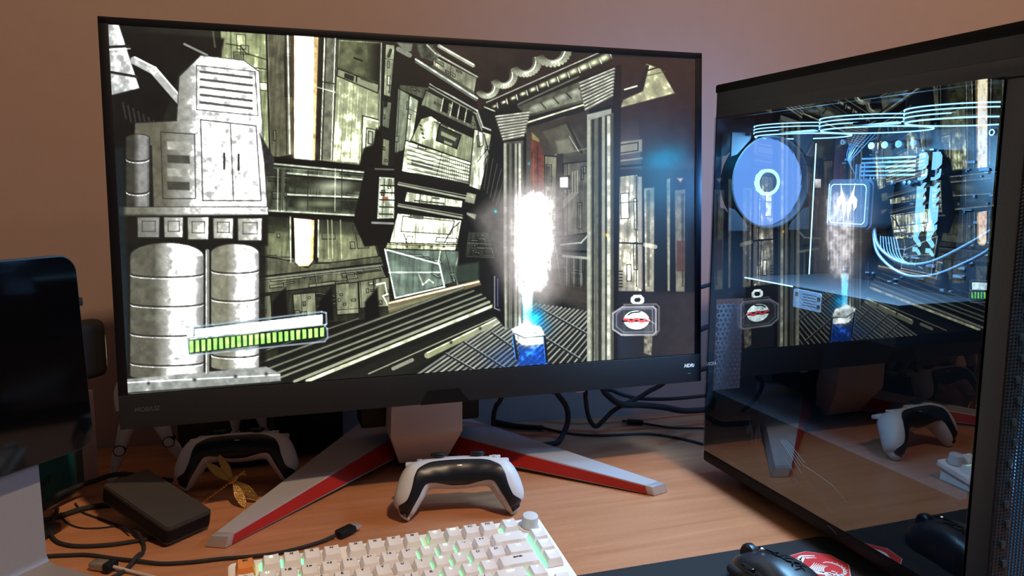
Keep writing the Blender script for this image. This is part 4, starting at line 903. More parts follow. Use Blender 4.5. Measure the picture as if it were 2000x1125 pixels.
    M_clr = mat('clear_grey_button', (.42, .43, .46), .15)
    for x, y in ((482, 300), (482, 325), (560, 305), (598, 305)):
        bm = bmesh.new(); lathe(bm, [(0, -.002), (.0036, -.002), (.0036, .0022), (.0028, .0028), (0, .0028)], 18, axis(P(x, y, -.004 if y < 310 else .004), ax)); obj('button', bm, M_clr, root)
    bm = bmesh.new(); q = axis(P(1425, 300, .002), ax)
    for s in ((.014, .0045, .003), (.0045, .014, .003)): box(bm, (0, 0, .001), s, .001, M=None)
    bm.transform(q); obj('direction_pad', bm, M_white, root)
    for x in (405, 1520):
        bm = bmesh.new(); box(bm, (0, 0, 0), (.020, .010, .006), .0025); bm.transform(axis(P(x, 318, -.014), ax)); obj('shoulder_button', bm, M_white, root)
    zf = dd[len(dd)//2].y+dd[len(dd)//2].x
    bm = bmesh.new(); box(bm, (0, 0, 0), (.0066, .0016, .0006), .0003); bm.transform(frame(P(962, 418, zf+.0002), (1, 0, 0), T.to_3x3() @ Vector((0, 1, -.10)))); obj('mute_button', bm, M_alu, band)
    gold = M_gold
    for x in (898, 925, 997, 1028):
        bm = bmesh.new(); box(bm, (0, 0, 0), (.0009, .0030, .0008), .0002); bm.transform(frame(P(x, 572, zf-.0062), (1, 0, 0), T.to_3x3() @ Vector((0, 1, .9)))); obj('charging_contact', bm, gold, band)
    # rest it on the desk
    bpy.context.view_layer.update()
    zm = min((c.matrix_world @ v.co).z for c in root.children_recursive for v in c.data.vertices)
    root.location.z -= zm-.0004
    return root
c1 = controller('game_controller', 'white and black game controller in front of the silver stand, behind the keyboard', (.0085, -.0455, .02), R(-9.4))
c2 = controller('game_controller', 'shaded white and black game controller leaning behind the gold dragonfly', (-.2450, .128, .02), R(-6))

# ================================================================ keyboard
KA = .0348; KT = .1581; U = .01905
_ex = Vector((math.cos(KA), math.sin(KA), 0)); _ey = Vector((-math.sin(KA)*math.cos(KT), math.cos(KA)*math.cos(KT), math.sin(KT)))
_n = _ex.cross(_ey); KM = frame((-.2399, -.1648, .0345), _ex, _ey)      # key-top plane: x along a row, y to the back
KM = KM @ Matrix.Translation((0, 0, -.0100))                             # drop to the plate
kb = thing('keyboard', 'white compact mechanical keyboard with green backlight, orange escape key and round knob', 'keyboard', (0, 0, 0)); kb.matrix_world = KM
WU = 16.25; DV = 6.15
bm = bmesh.new(); prism(bm, rrect(WU*U+.012, DV*U+.014, .005, 5, WU*U/2, -(DV/2-.32)*U), .0065, (0, 0, -.0055), bev=.0012)
x0_, x1_, y0_, y1_ = .0005, WU*U-.0005, -5.78*U, .50*U
hexa(bm, [Vector(p) for p in ((x0_, y1_, -.0050), (x1_, y1_, -.0050), (x1_, y0_, -.0050), (x0_, y0_, -.0050))]+[KM.inverted() @ Vector((w.x, w.y, .0006)) for w in [KM @ Vector(p) for p in ((x0_, y1_, -.005), (x1_, y1_, -.005), (x1_, y0_, -.005), (x0_, y0_, -.005))]])
obj('keyboard_case', bm, M_kbody, kb)
_kc = {}
def keymesh(w):
    if w in _kc: return _kc[w]
    bm = bmesh.new(); W_ = w*U; bx, by = W_/2-.0006, U/2-.0006; tx, ty = W_/2-.0030, .0068; h = .0088; oy = .0012; nx = 8; ny = 4
    top = [[bm.verts.new((-tx+2*tx*i/nx, oy-ty+2*ty*j/ny, h-(0.0007*(1-((2*i/nx-1)**2)) if w < 1.6 else 0.0007*(1-((2*j/ny-1)**2))*.4)+.0004*(j/ny))) for i in range(nx+1)] for j in range(ny+1)]
    for j in range(ny):
        for i in range(nx): bm.faces.new((top[j][i], top[j][i+1], top[j+1][i+1], top[j+1][i]))
    rim = [top[0][i] for i in range(nx+1)]+[top[j][nx] for j in range(1, ny+1)]+[top[ny][i] for i in range(nx-1, -1, -1)]+[top[j][0] for j in range(ny-1, 0, -1)]
    def low(v, z, f):
        x = v.co.x/tx; y = (v.co.y-oy)/ty
        return bm.verts.new((x*(tx+(bx-tx)*f), oy*(1-f)+y*(ty+(by-ty)*f), z))
    r1 = [low(v, h*.45, .62) for v in rim]; r2 = [low(v, .0003, 1.0) for v in rim]
    for a, b in ((rim, r1), (r1, r2)):
        for i in range(len(a)):
            j = (i+1) % len(a); bm.faces.new((a[i], b[i], b[j], a[j]))
    es = [e for e in bm.edges if e.verts[0] in rim and e.verts[1] in rim and len(e.link_faces) == 2]
    bmesh.ops.bevel(bm, geom=es, offset=.0006, segments=2, affect='EDGES', profile=.6)
    bmesh.ops.recalc_face_normals(bm, faces=bm.faces); me = bpy.data.meshes.new('keycap'); bm.to_mesh(me); bm.free()
    me.polygons.foreach_set('use_smooth', [True]*len(me.polygons)); me.set_sharp_from_angle(angle=R(50))
    _kc[w] = me; return me
_mm = {}
def key(u, v, w, leg='', lit=False, m=None, s=.0031):
    me = keymesh(w); mm = m or M_key
    if (w, mm.name) not in _mm: c = me.copy(); c.materials.append(mm); _mm[(w, mm.name)] = c
    o = bpy.data.objects.new('keycap', _mm[(w, mm.name)]); COL.objects.link(o); o.parent = kb; o.location = ((u+w/2)*U, -(v+.20)*U, .0012)
    if m is M_orange: o['label'] = 'orange escape keycap'
    if leg:
        text('legend', leg, s, M_leglit if lit else M_leg, o, Matrix.Translation((0, .0046, .0092 if w > 1.6 else .00895)), .00012, sx=1.12, bold=.00008)
    return o
F = [('F%d' % i) for i in range(1, 13)]
key(0, 0, 1, 'ESC', m=M_orange, s=.0026)
for i, f in enumerate(F): key(1.25+i+.25*(i//4), 0, 1, f, f in ('F1', 'F9', 'F10'))
key(14.0, 0, 1, '---', True, s=.003)
for i, c in enumerate(['`~', '1 !', '2 @', '3 #', '4 $', '5 %', '6 ^', '7 &', '8 *', '9 (', '0 )', '- _', '= +']): key(i, 1.25, 1, c, c in ('1 !', '9 (', '0 )'))
key(13, 1.25, 2, '-----', True, s=.0026)
key(0, 2.25, 1.5, 'TAB', s=.0026)
for i, c in enumerate('QWERTYUIOP'): key(1.5+i, 2.25, 1, c, c in 'OP', s=.0038)
key(11.5, 2.25, 1, '[ {'); key(12.5, 2.25, 1, '] }'); key(13.5, 2.25, 1.5, '\\  |', True)
key(0, 3.25, 1.75, 'CAPS', s=.0026)
for i, c in enumerate('ASDFGHJKL'): key(1.75+i, 3.25, 1, c, c == 'L', s=.0038)
key(10.75, 3.25, 1, '; :', True); key(11.75, 3.25, 1, "' \"", True); key(12.75, 3.25, 2.25, 'ENTER', s=.0028)
key(0, 4.25, 2.25, 'SHIFT', s=.0026)
for i, c in enumerate('ZXCVBNM,./'): key(2.25+i, 4.25, 1, c, s=.0036)
key(12.25, 4.25, 1.75, 'SHIFT', True, s=.0028); key(14.05, 4.25, 1, '^', True)
for v_, t_ in ((1.25, 'HOME'), (2.25, 'PGUP'), (3.25, 'PGDN')): key(15.25, v_, 1, t_, True, s=.0028)
key(0, 5.25, 1.25); key(1.25, 5.25, 1.25); key(2.5, 5.25, 1.25); key(3.75, 5.25, 6.25); key(10, 5.25, 1.25); key(11.25, 5.25, 1.25)
for u_ in (13.05, 14.05, 15.05): key(u_, 5.25, 1)
bm = bmesh.new(); r_ = .0088; n = 72; prof = [(0, -.0005), (r_, -.0005), (r_, .0105), (r_*.93, .0120), (r_*.80, .0125), (0, .0126)]
lathe(bm, prof, n)
for v in bm.verts:
    if .0 <= v.co.z < .012 or v.co.z < 0:
        a = math.atan2(v.co.y, v.co.x); i = round(a/(2*math.pi)*n)
        if i % 2: v.co.x *= .975; v.co.y *= .975
kn = obj('volume_knob', bm, M_white, kb, 'ribbed white volume knob', ang=30); kn.location = (15.72*U, -.12*U, .0025)
bm = bmesh.new(); lathe(bm, [(.0100, .0011), (.0118, .0011), (.0118, .0002), (.0100, .0002), (.0100, .0011)], 40); kr = obj('knob_well', bm, mat('knob_well_grey', (.40, .42, .46), .5), kb); kr.location = (15.62*U, -.12*U, 0)
for (u_, v_, l_) in ((1.25, 0, 1), (2.25, 0, 1), (3.25, 0, .5), (9.5, 0, 1), (10.5, 0, 1), (11.5, 0, 1), (14.0, 0, .5), (1.0, 1.25, .6), (3.0, 1.25, .5), (9, 1.25, 1), (10, 1.25, 1), (11, 1.25, 1), (9.5, 2.25, 1), (10.5, 2.25, 1), (11.5, 2.25, 1), (8.75, 2.25, .6), (9.75, 3.25, 1), (10.75, 3.25, 1), (11.75, 3.25, 1), (14.05, 4.25, 1), (12.25, 4.25, .5)):
    bm = bmesh.new(); box(bm, (u_*U, -(v_+.22)*U, .0019), (.0011, .017*l_, .0014), .0002); obj('key_light', bm, M_green, kb)
bm = bmesh.new(); box(bm, (15.22*U, -(2.25+.22)*U, .0019), (.0012, .054, .0014), .0002); obj('key_light', bm, M_green, kb)

# ================================================================ mouse pad and mouse
bm = bmesh.new(); c, s = math.cos(.0183), math.sin(.0183)
prism(bm, rrect(.3165, .330, .012, 6, .2268, -.395), .0028, (0, 0, .0002), (1, 0, 0), (0, 1, 0)); 
for v in bm.verts:
    v.co.x -= v.co.y*.0; 
mp_ = obj('mouse_pad', bm, M_cloth, None, smooth=False); tag(mp_, 'black cloth mouse pad with a red dragon badge, under the black mouse', 'mouse pad')
mred = mat('red_badge_print', (.50, .02, .022), .8, noise=.15, nscale=900); mwh = mat('white_badge_print', (.68, .64, .62), .8)
BZ = .00305; bc = (.3290, -.2860)
bm = bmesh.new(); prism(bm, [(bc[0]+.0318*math.cos(R(22.5+45*i+8)), bc[1]+.0318*math.sin(R(22.5+45*i+8))) for i in range(8)], .00015, (0, 0, BZ-.0001)); bd = obj('badge', bm, mwh, mp_, 'red octagonal badge with a white dragon', smooth=False)
bm = bmesh.new(); prism(bm, [(bc[0]+.0310*math.cos(R(22.5+45*i+8)), bc[1]+.0310*math.sin(R(22.5+45*i+8))) for i in range(8)], .00015, (0, 0, BZ+.0001)); obj('badge_field', bm, mred, bd, smooth=False)
def flat(bm, pts, w0, w1=None, z=BZ+.0004):
    """Tapering brush stroke lying on the pad."""
    q = crom([(p[0], p[1], 0) for p in pts], 6); w1 = w0 if w1 is None else w1; L_, R_ = [], []
    for i, p in enumerate(q):
        t = (q[min(i+1, len(q)-1)]-q[max(i-1, 0)]).normalized(); nn = Vector((-t.y, t.x, 0)); w = w0+(w1-w0)*i/(len(q)-1)
        L_.append(bm.verts.new((p.x+nn.x*w, p.y+nn.y*w, z))); R_.append(bm.verts.new((p.x-nn.x*w, p.y-nn.y*w, z)))
    for i in range(len(q)-1): bm.faces.new((L_[i], R_[i], R_[i+1], L_[i+1]))
bm = bmesh.new(); g = lambda x, y: (bc[0]+x*.0011, bc[1]+y*.0011)
flat(bm, [g(-3, 18), g(-8, 14), g(-14, 8), g(-16, 0), g(-12, -9), g(-5, -14), g(0, -17)], .0018, .0034)
flat(bm, [g(0, -17), g(6, -21), g(13, -19), g(18, -11), g(17, -3), g(12, 3), g(7, 3)], .0022, .0006)
flat(bm, [g(-11, 15), g(-4, 20), g(3, 19), g(9, 17)], .0022, .0010); flat(bm, [g(-2, 16), g(3, 15), g(8, 13)], .0016, .0004)
for k in range(7): flat(bm, [g(-13+1.2*k, -2-1.8*k), g(-7+1.4*k, 1-1.0*k), g(0+1.2*k, 6-1.6*k)], .0010, .0003)
for k in range(9): a = -1.9+k*.32; flat(bm, [g(6+12*math.cos(a), -8+12*math.sin(a)), g(6+15.5*math.cos(a+.12), -8+15.5*math.sin(a+.12))], .0008, .0002)
for (x, y) in ((-2, -15), (4, -12), (-7, -17), (1, -22)): flat(bm, [g(x, y), g(x+2, y-3), g(x+1, y-6)], .0010, .0004); flat(bm, [g(x+1, y-3), g(x+4, y-4)], .0007, .0002)
for k in range(4): flat(bm, [g(-8-1*k, 15-2*k), g(-12-1.2*k, 18-2.2*k)], .0009, .0002)
obj('dragon_emblem', bm, mwh, bd, 'white winged dragon curled in a ring', smooth=False)
text('pad_lettering', 'GAMING', .014, mwh, mp_, frame((.203, -.2745, .0032), (1, -.02, 0), (0, 1, 0)), .0001, 'RIGHT', bold=.0004)
# mouse: x across, y to the front
ms_ = thing('computer_mouse', 'black mouse with a raised wheel on the black mouse pad', 'computer mouse', (.2520, -.3235, .0031), R(4))
bm = bmesh.new(); NL, NA = 26, 26; rows = []
def mw(t): return .0305*(1-abs(2*t-1)**3.2)**.5*(1-.10*math.exp(-((t-.55)/.16)**2))*(.94+.10*(1-t))
def mh(t): return .0385*(math.sin(math.pi*min(1, max(0, (t*.86+.10))))**.62)
for i in range(NL+1):
    t = .004+.992*i/NL; y = -.060+.120*t; w = mw(t); h = mh(t); row = []
    for a in range(NA+1):
        ph = math.pi*a/NA; cx = math.cos(ph); sz = max(0, math.sin(ph))
        row.append(bm.verts.new((w*math.copysign(abs(cx)**.62, cx)*(1-.06*(1-sz)), y, h*sz**.72)))
    rows.append(row)
for a, b in zip(rows, rows[1:]):
    for j in range(NA): bm.faces.new((a[j], a[j+1], b[j+1], b[j]))
for r in (rows[0], rows[-1]): bm.faces.new(r)
bot = [r[0] for r in rows]+[r[-1] for r in reversed(rows)]; bm.faces.new(bot)
body = obj('mouse_body', bm, M_mouse, ms_, ang=60)
bm = bmesh.new(); lathe(bm, [(0, -.0048), (.0095, -.0048), (.0112, -.0030), (.0116, 0), (.0112, .0030), (.0095, .0048), (0, .0048)], 32, axis((0, .0425, .0215), (1, 0, 0)))
for v in bm.verts: pass
obj('scroll_wheel', bm, M_ctlblk, ms_)
bm = bmesh.new(); lathe(bm, [(0, 0), (.0012, 0), (.0010, .0006), (0, .0008)], 14, axis((-.0018, .0235, .0372), (0, .1, 1))); obj('status_light', bm, E_white, ms_)
bm = bmesh.new(); tube(bm, [(0, .030, .0352), (0, .012, .0385), (0, .002, .0390)], .0008, 6); obj('centre_groove', bm, M_gloss, ms_)
bm = bmesh.new()
tube(bm, [(-.0228, -.026, .013), (-.0222, .005, .0150), (-.0228, .028, .013), (-.0200, .044, .011)], (.0085, .0060), 12, 6, .9); obj('side_grip', bm, mat('side_grip_rubber', (.006, .006, .007), .7), ms_, 'black rubber grip on the near side')
bm = bmesh.new()
for y0 in (-.004, .016): box(bm, (-.0232, y0, .0258), (.0045, .017, .0040), .0012)
obj('side_button', bm, M_gloss, ms_)
text('maker_lettering', 'NZXT', .0125, mat('dark_blue_print', (.002, .003, .005), .4), ms_, frame((.0045, -.006, .0388), (0, -1, .04), (1, 0, -.10)), .0005, bold=.0003, sx=1.05)

# ================================================================ display on a silver stand, far left
TQ = (-.4186, -.0558, 0); TZ = math.atan2(.758, .652)
tb = thing('tablet', 'dark tablet screen with rounded corners at the left edge, held up by the silver stand', 'tablet', TQ, TZ)
TT = Matrix.Translation((-.1065, 0, .2175)) @ Matrix.Rotation(R(-2.5), 4, 'X')
bm = bmesh.new(); prism(bm, rrect(.3200, .2030, .019, 8), .0065, (0, .0066, 0), (1, 0, 0), (0, 0, 1), .0012)
bm.transform(TT); obj('tablet_body', bm, mat('tablet_dark_metal', (.075, .062, .055), .35, .8), tb, 'dark metal body')
bm = bmesh.new(); prism(bm, rrect(.3165, .1995, .0175, 8), .0008, (0, 0, 0), (1, 0, 0), (0, 0, 1)); bm.transform(TT @ Matrix.Translation((0, .0001, 0))); obj('tablet_screen', bm, mat('tablet_glass', (.002, .002, .003), .06, coat=0, spec=.35), tb, 'black switched-off screen')
bm = bmesh.new(); box(bm, (.0575, .012, .268), (.006, .010, .009), .0015); obj('side_button', bm, M_black, tb)
stn = thing('tablet_stand', 'silver bent metal stand behind and below the tablet', 'stand', TQ, TZ)
bm = bmesh.new()
prof = [(-.105, .0005), (-.105, .0045), (.000, .0045), (.0095, .0070), (.0128, .0130), (.0150, .2150), (.0190, .2150), (.0168, .0120), (.0140, .0045), (.0080, .0005)]
prism(bm, prof, .150, (-.147, 0, 0), (0, 1, 0), (0, 0, 1))
for v in bm.verts: pass
sb = obj('bent_plate', bm, mat('stand_silver', (.33, .31, .32), .40, .35, noise=.06, nscale=900, bump=.2, bscale=2500), stn, ang=40)
xs = [v.co.x for v in sb.data.vertices]
if max(xs) < -.1: sb.location.x = .150
bm = bmesh.new(); box(bm, (.0700, .024, .213), (.044, .024, .064), .011, 4); br = obj('magnet_bracket', bm, mat('bracket_dark', (.010, .009, .009), .6, spec=.2), stn, 'dark rounded bracket behind the tablet edge')
bm = bmesh.new(); box(bm, (.01, .026, .205), (.09, .014, .02), .004); obj('bracket_arm', bm, M_black, stn)
bm = bmesh.new(); tube(bm, [(.0905, .020, .2340), (.0922, .019, .224), (.0926, .019, .205), (.0920, .019, .190)], .0010, 8); obj('white_edge', bm, mat('white_edge_trim', (.8, .78, .7), .4), br, 'thin white edge')

# ================================================================ external drive, cables, dragonfly
p0, p1, p2, p3 = Vector((-.3180, -.0170, .0008)), Vector((-.2750, .0140, .0008)), None, None
ex_ = (Vector((-.2715, -.0055, .0215))-Vector((-.3125, -.0420, .0215))).normalized(); bk = Vector((-ex_.y, ex_.x, 0)); tl = R(13)
ey_ = bk*math.cos(tl)+Vector((0, 0, 1))*math.sin(tl)
dr = thing('external_drive', 'dark grey portable drive propped up on cables beside the red striped leg', 'hard drive'); dr.matrix_world = frame((-.3150, -.0400, .0040), ex_, ey_)
DW, DL, DH = .058, .118, .0205
bm = bmesh.new(); prism(bm, rrect(DW, DL, .0055, 5, DW/2, DL/2), DH, (0, 0, 0), bev=.0012); obj('drive_case', bm, M_hdd, dr)
bm = bmesh.new(); prism(bm, rrect(DW+.0006, DL+.0006, .0058, 5, DW/2, DL/2), .014, (0, 0, .0022)); obj('side_band', bm, M_caseblk, dr, 'black band round the sides')
def cable(label, pts, r, cat='cable', name='cable', group=None, m=None):
    bm = bmesh.new(); tube(bm, pts, r, 10, 10); o = obj(name, bm, m or M_cable, None); tag(o, label, cat, group); return o
Zc = lambda P, z: [(p[0], p[1], z) for p in P]
r_ = .0019
uc = cable('black charging cable with a metal tip running from the silver stand to behind the keyboard', [(-.470, -.030, .0025), (-.4334, -.0253, .0025), (-.412, -.0287, .0025), (-.3904, -.0346, .0025), (-.3623, -.0518, .0025), (-.3374, -.0664, .0030), (-.313, -.0786, .0025), (-.2837, -.0840, .0025), (-.2544, -.0856, .0025), (-.2222, -.0900, .0025), (-.1913, -.0885, .0025), (-.1589, -.0790, .0028), (-.1390, -.0702, .0045)], .0020)
T = frame((-.1270, -.0655, .0060), (.85, .50, .06), (-.50, .85, 0)) @ Matrix.Scale(1.28, 4)
bm = bmesh.new(); box(bm, (0, 0, 0), (.017, .0105, .0055), .002); bm.transform(T); obj('plug_housing', bm, M_black, uc)
bm = bmesh.new(); box(bm, (.0112, 0, .0002), (.0065, .0083, .0025), .001); bm.transform(T); obj('metal_tip', bm, M_alu, uc)
cable('black cable looping out of the end of the portable drive at the left', [(-.3200, -.0180, .0065), (-.3316, -.0120, .0030), (-.3469, -.0144, .0025), (-.374, -.0158, .0025), (-.4045, -.0093, .0025), (-.4232, .0025, .0025), (-.4359, .0202, .0025), (-.4425, .0400, .0065), (-.4452, .0584, .0065), (-.4489, .0941, .003), (-.452, .11, .003)], .0022)
cable('short black cable curving down from the drive across the charging cable', [(-.3520, .0050, .0070), (-.3453, -.0081, .0070), (-.3388, -.0254, .0024), (-.3366, -.0465, .0030), (-.3392, -.0620, .0072), (-.3448, -.0768, .0040), (-.3511, -.0865, .0024), (-.362, -.098, .0024)], .0021)
cable('thin dark wire making a shallow arc under the back of the portable drive', [(-.4346, .1203, .0015), (-.4207, .09, .0015), (-.3995, .0657, .0015), (-.3777, .0419, .0015), (-.3650, .0200, .0060), (-.3560, .0030, .0060)], .0011)
cable('thin dark wire in a wide arc on the desk left of the portable drive', [(-.4448, .0952, .0012), (-.4338, .0673, .0012), (-.4155, .0449, .0012), (-.3955, .037, .0012), (-.3718, .0362, .0012)], .0009)
cable('thick black cable rising past the teal box behind the drive', [(-.4900, .0400, .003), (-.4643, .0700, .012), (-.4520, .0980, .020), (-.4330, .1280, .020), (-.4150, .1430, .020), (-.3960, .1400, .026), (-.3750, .1300, .028), (-.350, .1350, .018), (-.33, .16, .004)], .0032)
cable('black cable lying along the foot of the teal box', [(-.475, .0600, .0035), (-.4428, .0800, .0035), (-.4256, .0930, .0035), (-.4064, .0994, .0035), (-.3841, .1, .0035), (-.36, .11, .0035)], .0030)
cable('black cable curving off the bottom edge beside the silver stand', [(-.4380, -.0250, .0022), (-.4307, -.0372, .0022), (-.4195, -.0592, .0022), (-.4067, -.0735, .0022), (-.3967, -.0804, .0022), (-.38, -.095, .0022)], .0020)
ad = thing('cable_adapter', 'small dark adapter block where the looping cable ends beside the silver stand', 'adapter', (-.4478, .0330, .0), R(62))
bm = bmesh.new(); box(bm, (0, 0, .0058), (.034, .018, .0105), .003); obj('adapter_body', bm, mat('adapter_brown', (.020, .014, .010), .5), ad)
bm = bmesh.new(); box(bm, (.0172, 0, .0058), (.004, .010, .005), .001); obj('socket', bm, M_black, ad)
pl_ = thing('magnetic_plug', 'small silver and black plug on a pale cable near the bottom left', 'plug', (-.3735, -.0675, .0), R(-30))
bm = bmesh.new(); box(bm, (0, 0, .0050), (.019, .0125, .0080), .0025); obj('metal_head', bm, mat('warm_metal', (.42, .36, .28), .35, .7), pl_, 'silver head')
bm = bmesh.new(); box(bm, (.0130, -.001, .0060), (.0080, .0165, .0100), .003); obj('collar', bm, M_black, pl_, 'black collar')
bm = bmesh.new(); tube(bm, [(.014, -.001, .0055), (.026, -.001, .0040), (.044, -.002, .0022), (.07, -.006, .0022)], .0018); obj('cord', bm, mat('pale_cord', (.45, .40, .36), .6), pl_, 'pale cord')
# dragonfly
df = thing('dragonfly_ornament', 'gold metal dragonfly ornament leaning against the shaded controller', 'ornament', (-.2495, .066, 0))
o0 = Vector((-.2495, .068, 0)); q = lambda p: Vector(p)-o0
tail, cen, head = q((-.2880, .0745, .0022)), q((-.2495, .068, .0300)), q((-.2385, .0750, .0350))
bm = bmesh.new(); n = 11; d = (cen-tail)
for i in range(n):
    c = tail+d*((i+.5)/n*.93); rr = .0007+.0015*(i/n); lathe(bm, [(0, -.0021), (rr*.8, -.0015), (rr, 0), (rr*.8, .0015), (0, .0021)], 12, axis(c, d))
obj('tail', bm, M_gold, df, 'segmented gold tail')
bm = bmesh.new(); lathe(bm, [(0, -.0075), (.0026, -.0058), (.0036, -.001), (.0030, .0045), (.0014, .0065), (0, .0070)], 16, axis(cen+d.normalized()*.001, d)); obj('body', bm, M_gold, df)
bm = bmesh.new()
for c, r in ((head, .0026), (head+Vector((.0020, -.001, .0022)), .0017), (head+Vector((.0026, -.001, -.0016)), .0017)): bmesh.ops.create_uvsphere(bm, u_segments=14, v_segments=10, radius=r, matrix=Matrix.Translation(c))
tube(bm, [cen+d.normalized()*.006, head], .0013, 8, 2); obj('head', bm, M_gold, df)
for root_, tip, wd in (((-.2500, .0680, .0315), (-.2650, .0790, .0590), .0046), ((-.2515, .0680, .0290), (-.2795, .0800, .0500), .0050), ((-.2490, .0660, .0280), (-.2362, .0485, .0014), .0056), ((-.2470, .0670, .0285), (-.2222, .0600, .0060), .0056)):
    a, b = q(root_), q(tip); ax_ = (b-a); Lg = ax_.length; X_ = ax_.normalized(); Y_ = X_.cross(Vector((0, -1, .25))).normalized(); T = frame(a, X_, Y_)
    up_, dn_ = [], []
    for i in range(15):
        t = i/14; w = wd*(math.sin(math.pi*min(1, .06+.90*t**.85))**.55)*(.35+.65*min(1, t*2.2)); up_.append((Lg*t, w)); dn_.append((Lg*t, -w))
    bm = bmesh.new(); prism(bm, dn_+up_[::-1], .0007); 
    rim = [(p[0], p[1], .0008) for p in dn_+up_[::-1]]; tube(bm, rim, .00045, 5, 0)
    for k in range(-2, 3): tube(bm, [(Lg*.1, k*wd*.12, .0008), (Lg*.5, k*wd*.3, .0008), (Lg*.93, k*wd*.22, .0008)], .00028, 5, 3)
    bm.transform(T); obj('wing', bm, M_gold, df, ang=50)

# ================================================================ things behind the monitor
bx = thing('cardboard_box', 'white and teal printed box standing behind the tablet stand', 'box', (-.4670, .1110, 0), math.atan2(.100, .043))
bm = bmesh.new(); box(bm, (.034, .030, .0605), (.150, .058, .120), .001); obj('carton', bm, mat('box_card', (.60, .52, .52), .7, noise=.05, nscale=80), bx)
bm = bmesh.new(); box(bm, (.012, -.0001, .0605), (.094, .0016, .119)); te = obj('teal_label', bm, mat('teal_print', (.003, .125, .135), .6, noise=.3, nscale=60), bx, 'teal printed panel')
bm = bmesh.new(); box(bm, (.0680, .0001, .0605), (.018, .0010, .119)); obj('grey_panel', bm, mat('grey_print_panel', (.07, .12, .12), .6), bx)
text('lettering', 'NT', .0150, M_leg, te, frame((.0060, -.0010, .0330), (1, 0, 0), (0, 0, 1)), .0002, bold=.0002)
text('lettering', 'nar', .0110, mat('pale_teal_print', (.25, .40, .38), .6), te, frame((.0090, -.0010, .0700), (1, 0, 0), (0, 0, 1)), .0002, bold=.0003)
def figure(label, loc, rz, sp):
    f = thing('posable_figure', label, 'figure', loc, rz, 'white jointed figures behind the monitor')
    hz = .083
    for s, (kx, kz, fx_, fz) in zip((-1, 1), sp):
        h_ = Vector((s*.016, 0, hz)); kn_ = Vector((kx, -.004, kz)); ft = Vector((fx_, 0, fz))
        bm = bmesh.new(); d = kn_-h_; L_ = d.length
        lathe(bm, [(0, 0), (.0080, .002), (.0100, L_*.30), (.0088, L_*.65), (.0070, L_*.92), (0, L_)], 18, axis(h_, d)); th = obj('leg', bm, M_white, f)
        bm = bmesh.new(); lathe(bm, [(0, -.0078), (.0062, -.0078), (.0068, -.006), (.0068, .006), (.0062, .0078), (0, .0078)], 22, axis(kn_, (0, -1, 0))); obj('knee', bm, M_white, th)
        bm = bmesh.new(); lathe(bm, [(.0068, -.0080), (.0074, -.0080), (.0074, .0080), (.0068, .0080), (.0068, -.0080)], 22, axis(kn_, (0, -1, 0))); obj('knee_gap', bm, M_caseblk, th)
        bm = bmesh.new(); d = ft-kn_; L_ = d.length
        lathe(bm, [(0, 0), (.0066, .002), (.0080, L_*.25), (.0062, L_*.7), (.0045, L_*.95), (0, L_)], 18, axis(kn_, d)); obj('shin', bm, M_white, th)
        bm = bmesh.new(); box(bm, (ft.x, -.005, .0045), (.013, .026, .008), .003); obj('foot', bm, M_white, th)
    bm = bmesh.new(); lathe(bm, [(0, hz-.010), (.013, hz-.004), (.016, hz+.004), (.012, hz+.018), (.018, hz+.045), (.019, hz+.058), (.006, hz+.066), (.005, hz+.070), (0, hz+.070)], 22)
    for v in bm.verts: v.co.y *= .62
    obj('torso', bm, M_white, f)
    bm = bmesh.new(); lathe(bm, [(0, hz+.068), (.007, hz+.072), (.0105, hz+.084), (.009, hz+.093), (0, hz+.098)], 20); obj('head', bm, M_white, f)
    for s in (-1, 1):
        bm = bmesh.new(); tube(bm, [(s*.019, 0, hz+.056), (s*.028, -.002, hz+.034), (s*.026, -.012, hz+.012)], (.0052, .0038), 12, 5); obj('arm', bm, M_white, f)
    return f
figure('white jointed toy figure standing with legs apart at the far left behind the monitor', (-.3655, .200, 0), 0, ((-.0290, .041, -.0390, .010), (.0310, .047, .0520, .010)))
figure('white jointed toy figure standing on the low black box behind the shaded controller', (-.2320, .222, .0345), 0, ((-.0180, .040, -.0190, .010), (.0145, .036, .0200, .010)))
b_ = thing('low_box', 'low flat black box that carries a white toy figure behind the shaded controller', 'box', (-.232, .215, 0), 0)
bm = bmesh.new(); box(bm, (0, 0, .0178), (.130, .050, .0326), .003); obj('housing', bm, M_caseblk, b_)
bm = bmesh.new(); box(bm, (-.045, -.0253, .02), (.006, .0012, .003)); obj('indicator', bm, M_black, b_)
b_ = thing('storage_box', 'low dark brown box with black stripes behind the shaded controller', 'box', (-.268, .277, 0), R(-5.6))
bm = bmesh.new(); box(bm, (0, 0, .040), (.125, .030, .080), .002); obj('carton', bm, mat('dark_brown_card', (.045, .028, .020), .7, noise=.5, nscale=60), b_)
bm = bmesh.new()
for k in range(6): box(bm, (.012+.009*k, -.0152, .045), (.0035, .0006, .050))
obj('stripes', bm, M_caseblk, b_, smooth=False)
b_ = thing('network_box', 'plain black box standing left of the silver neck behind the monitor', 'box', (-.148, .245, 0), R(-5.6))
bm = bmesh.new(); box(bm, (0, 0, .056), (.096, .060, .110), .006); obj('housing', bm, M_caseblk, b_)
bm = bmesh.new(); 
for x in (-.036, .036): box(bm, (x, 0, .0012), (.014, .05, .0022))
obj('feet', bm, M_black, b_)
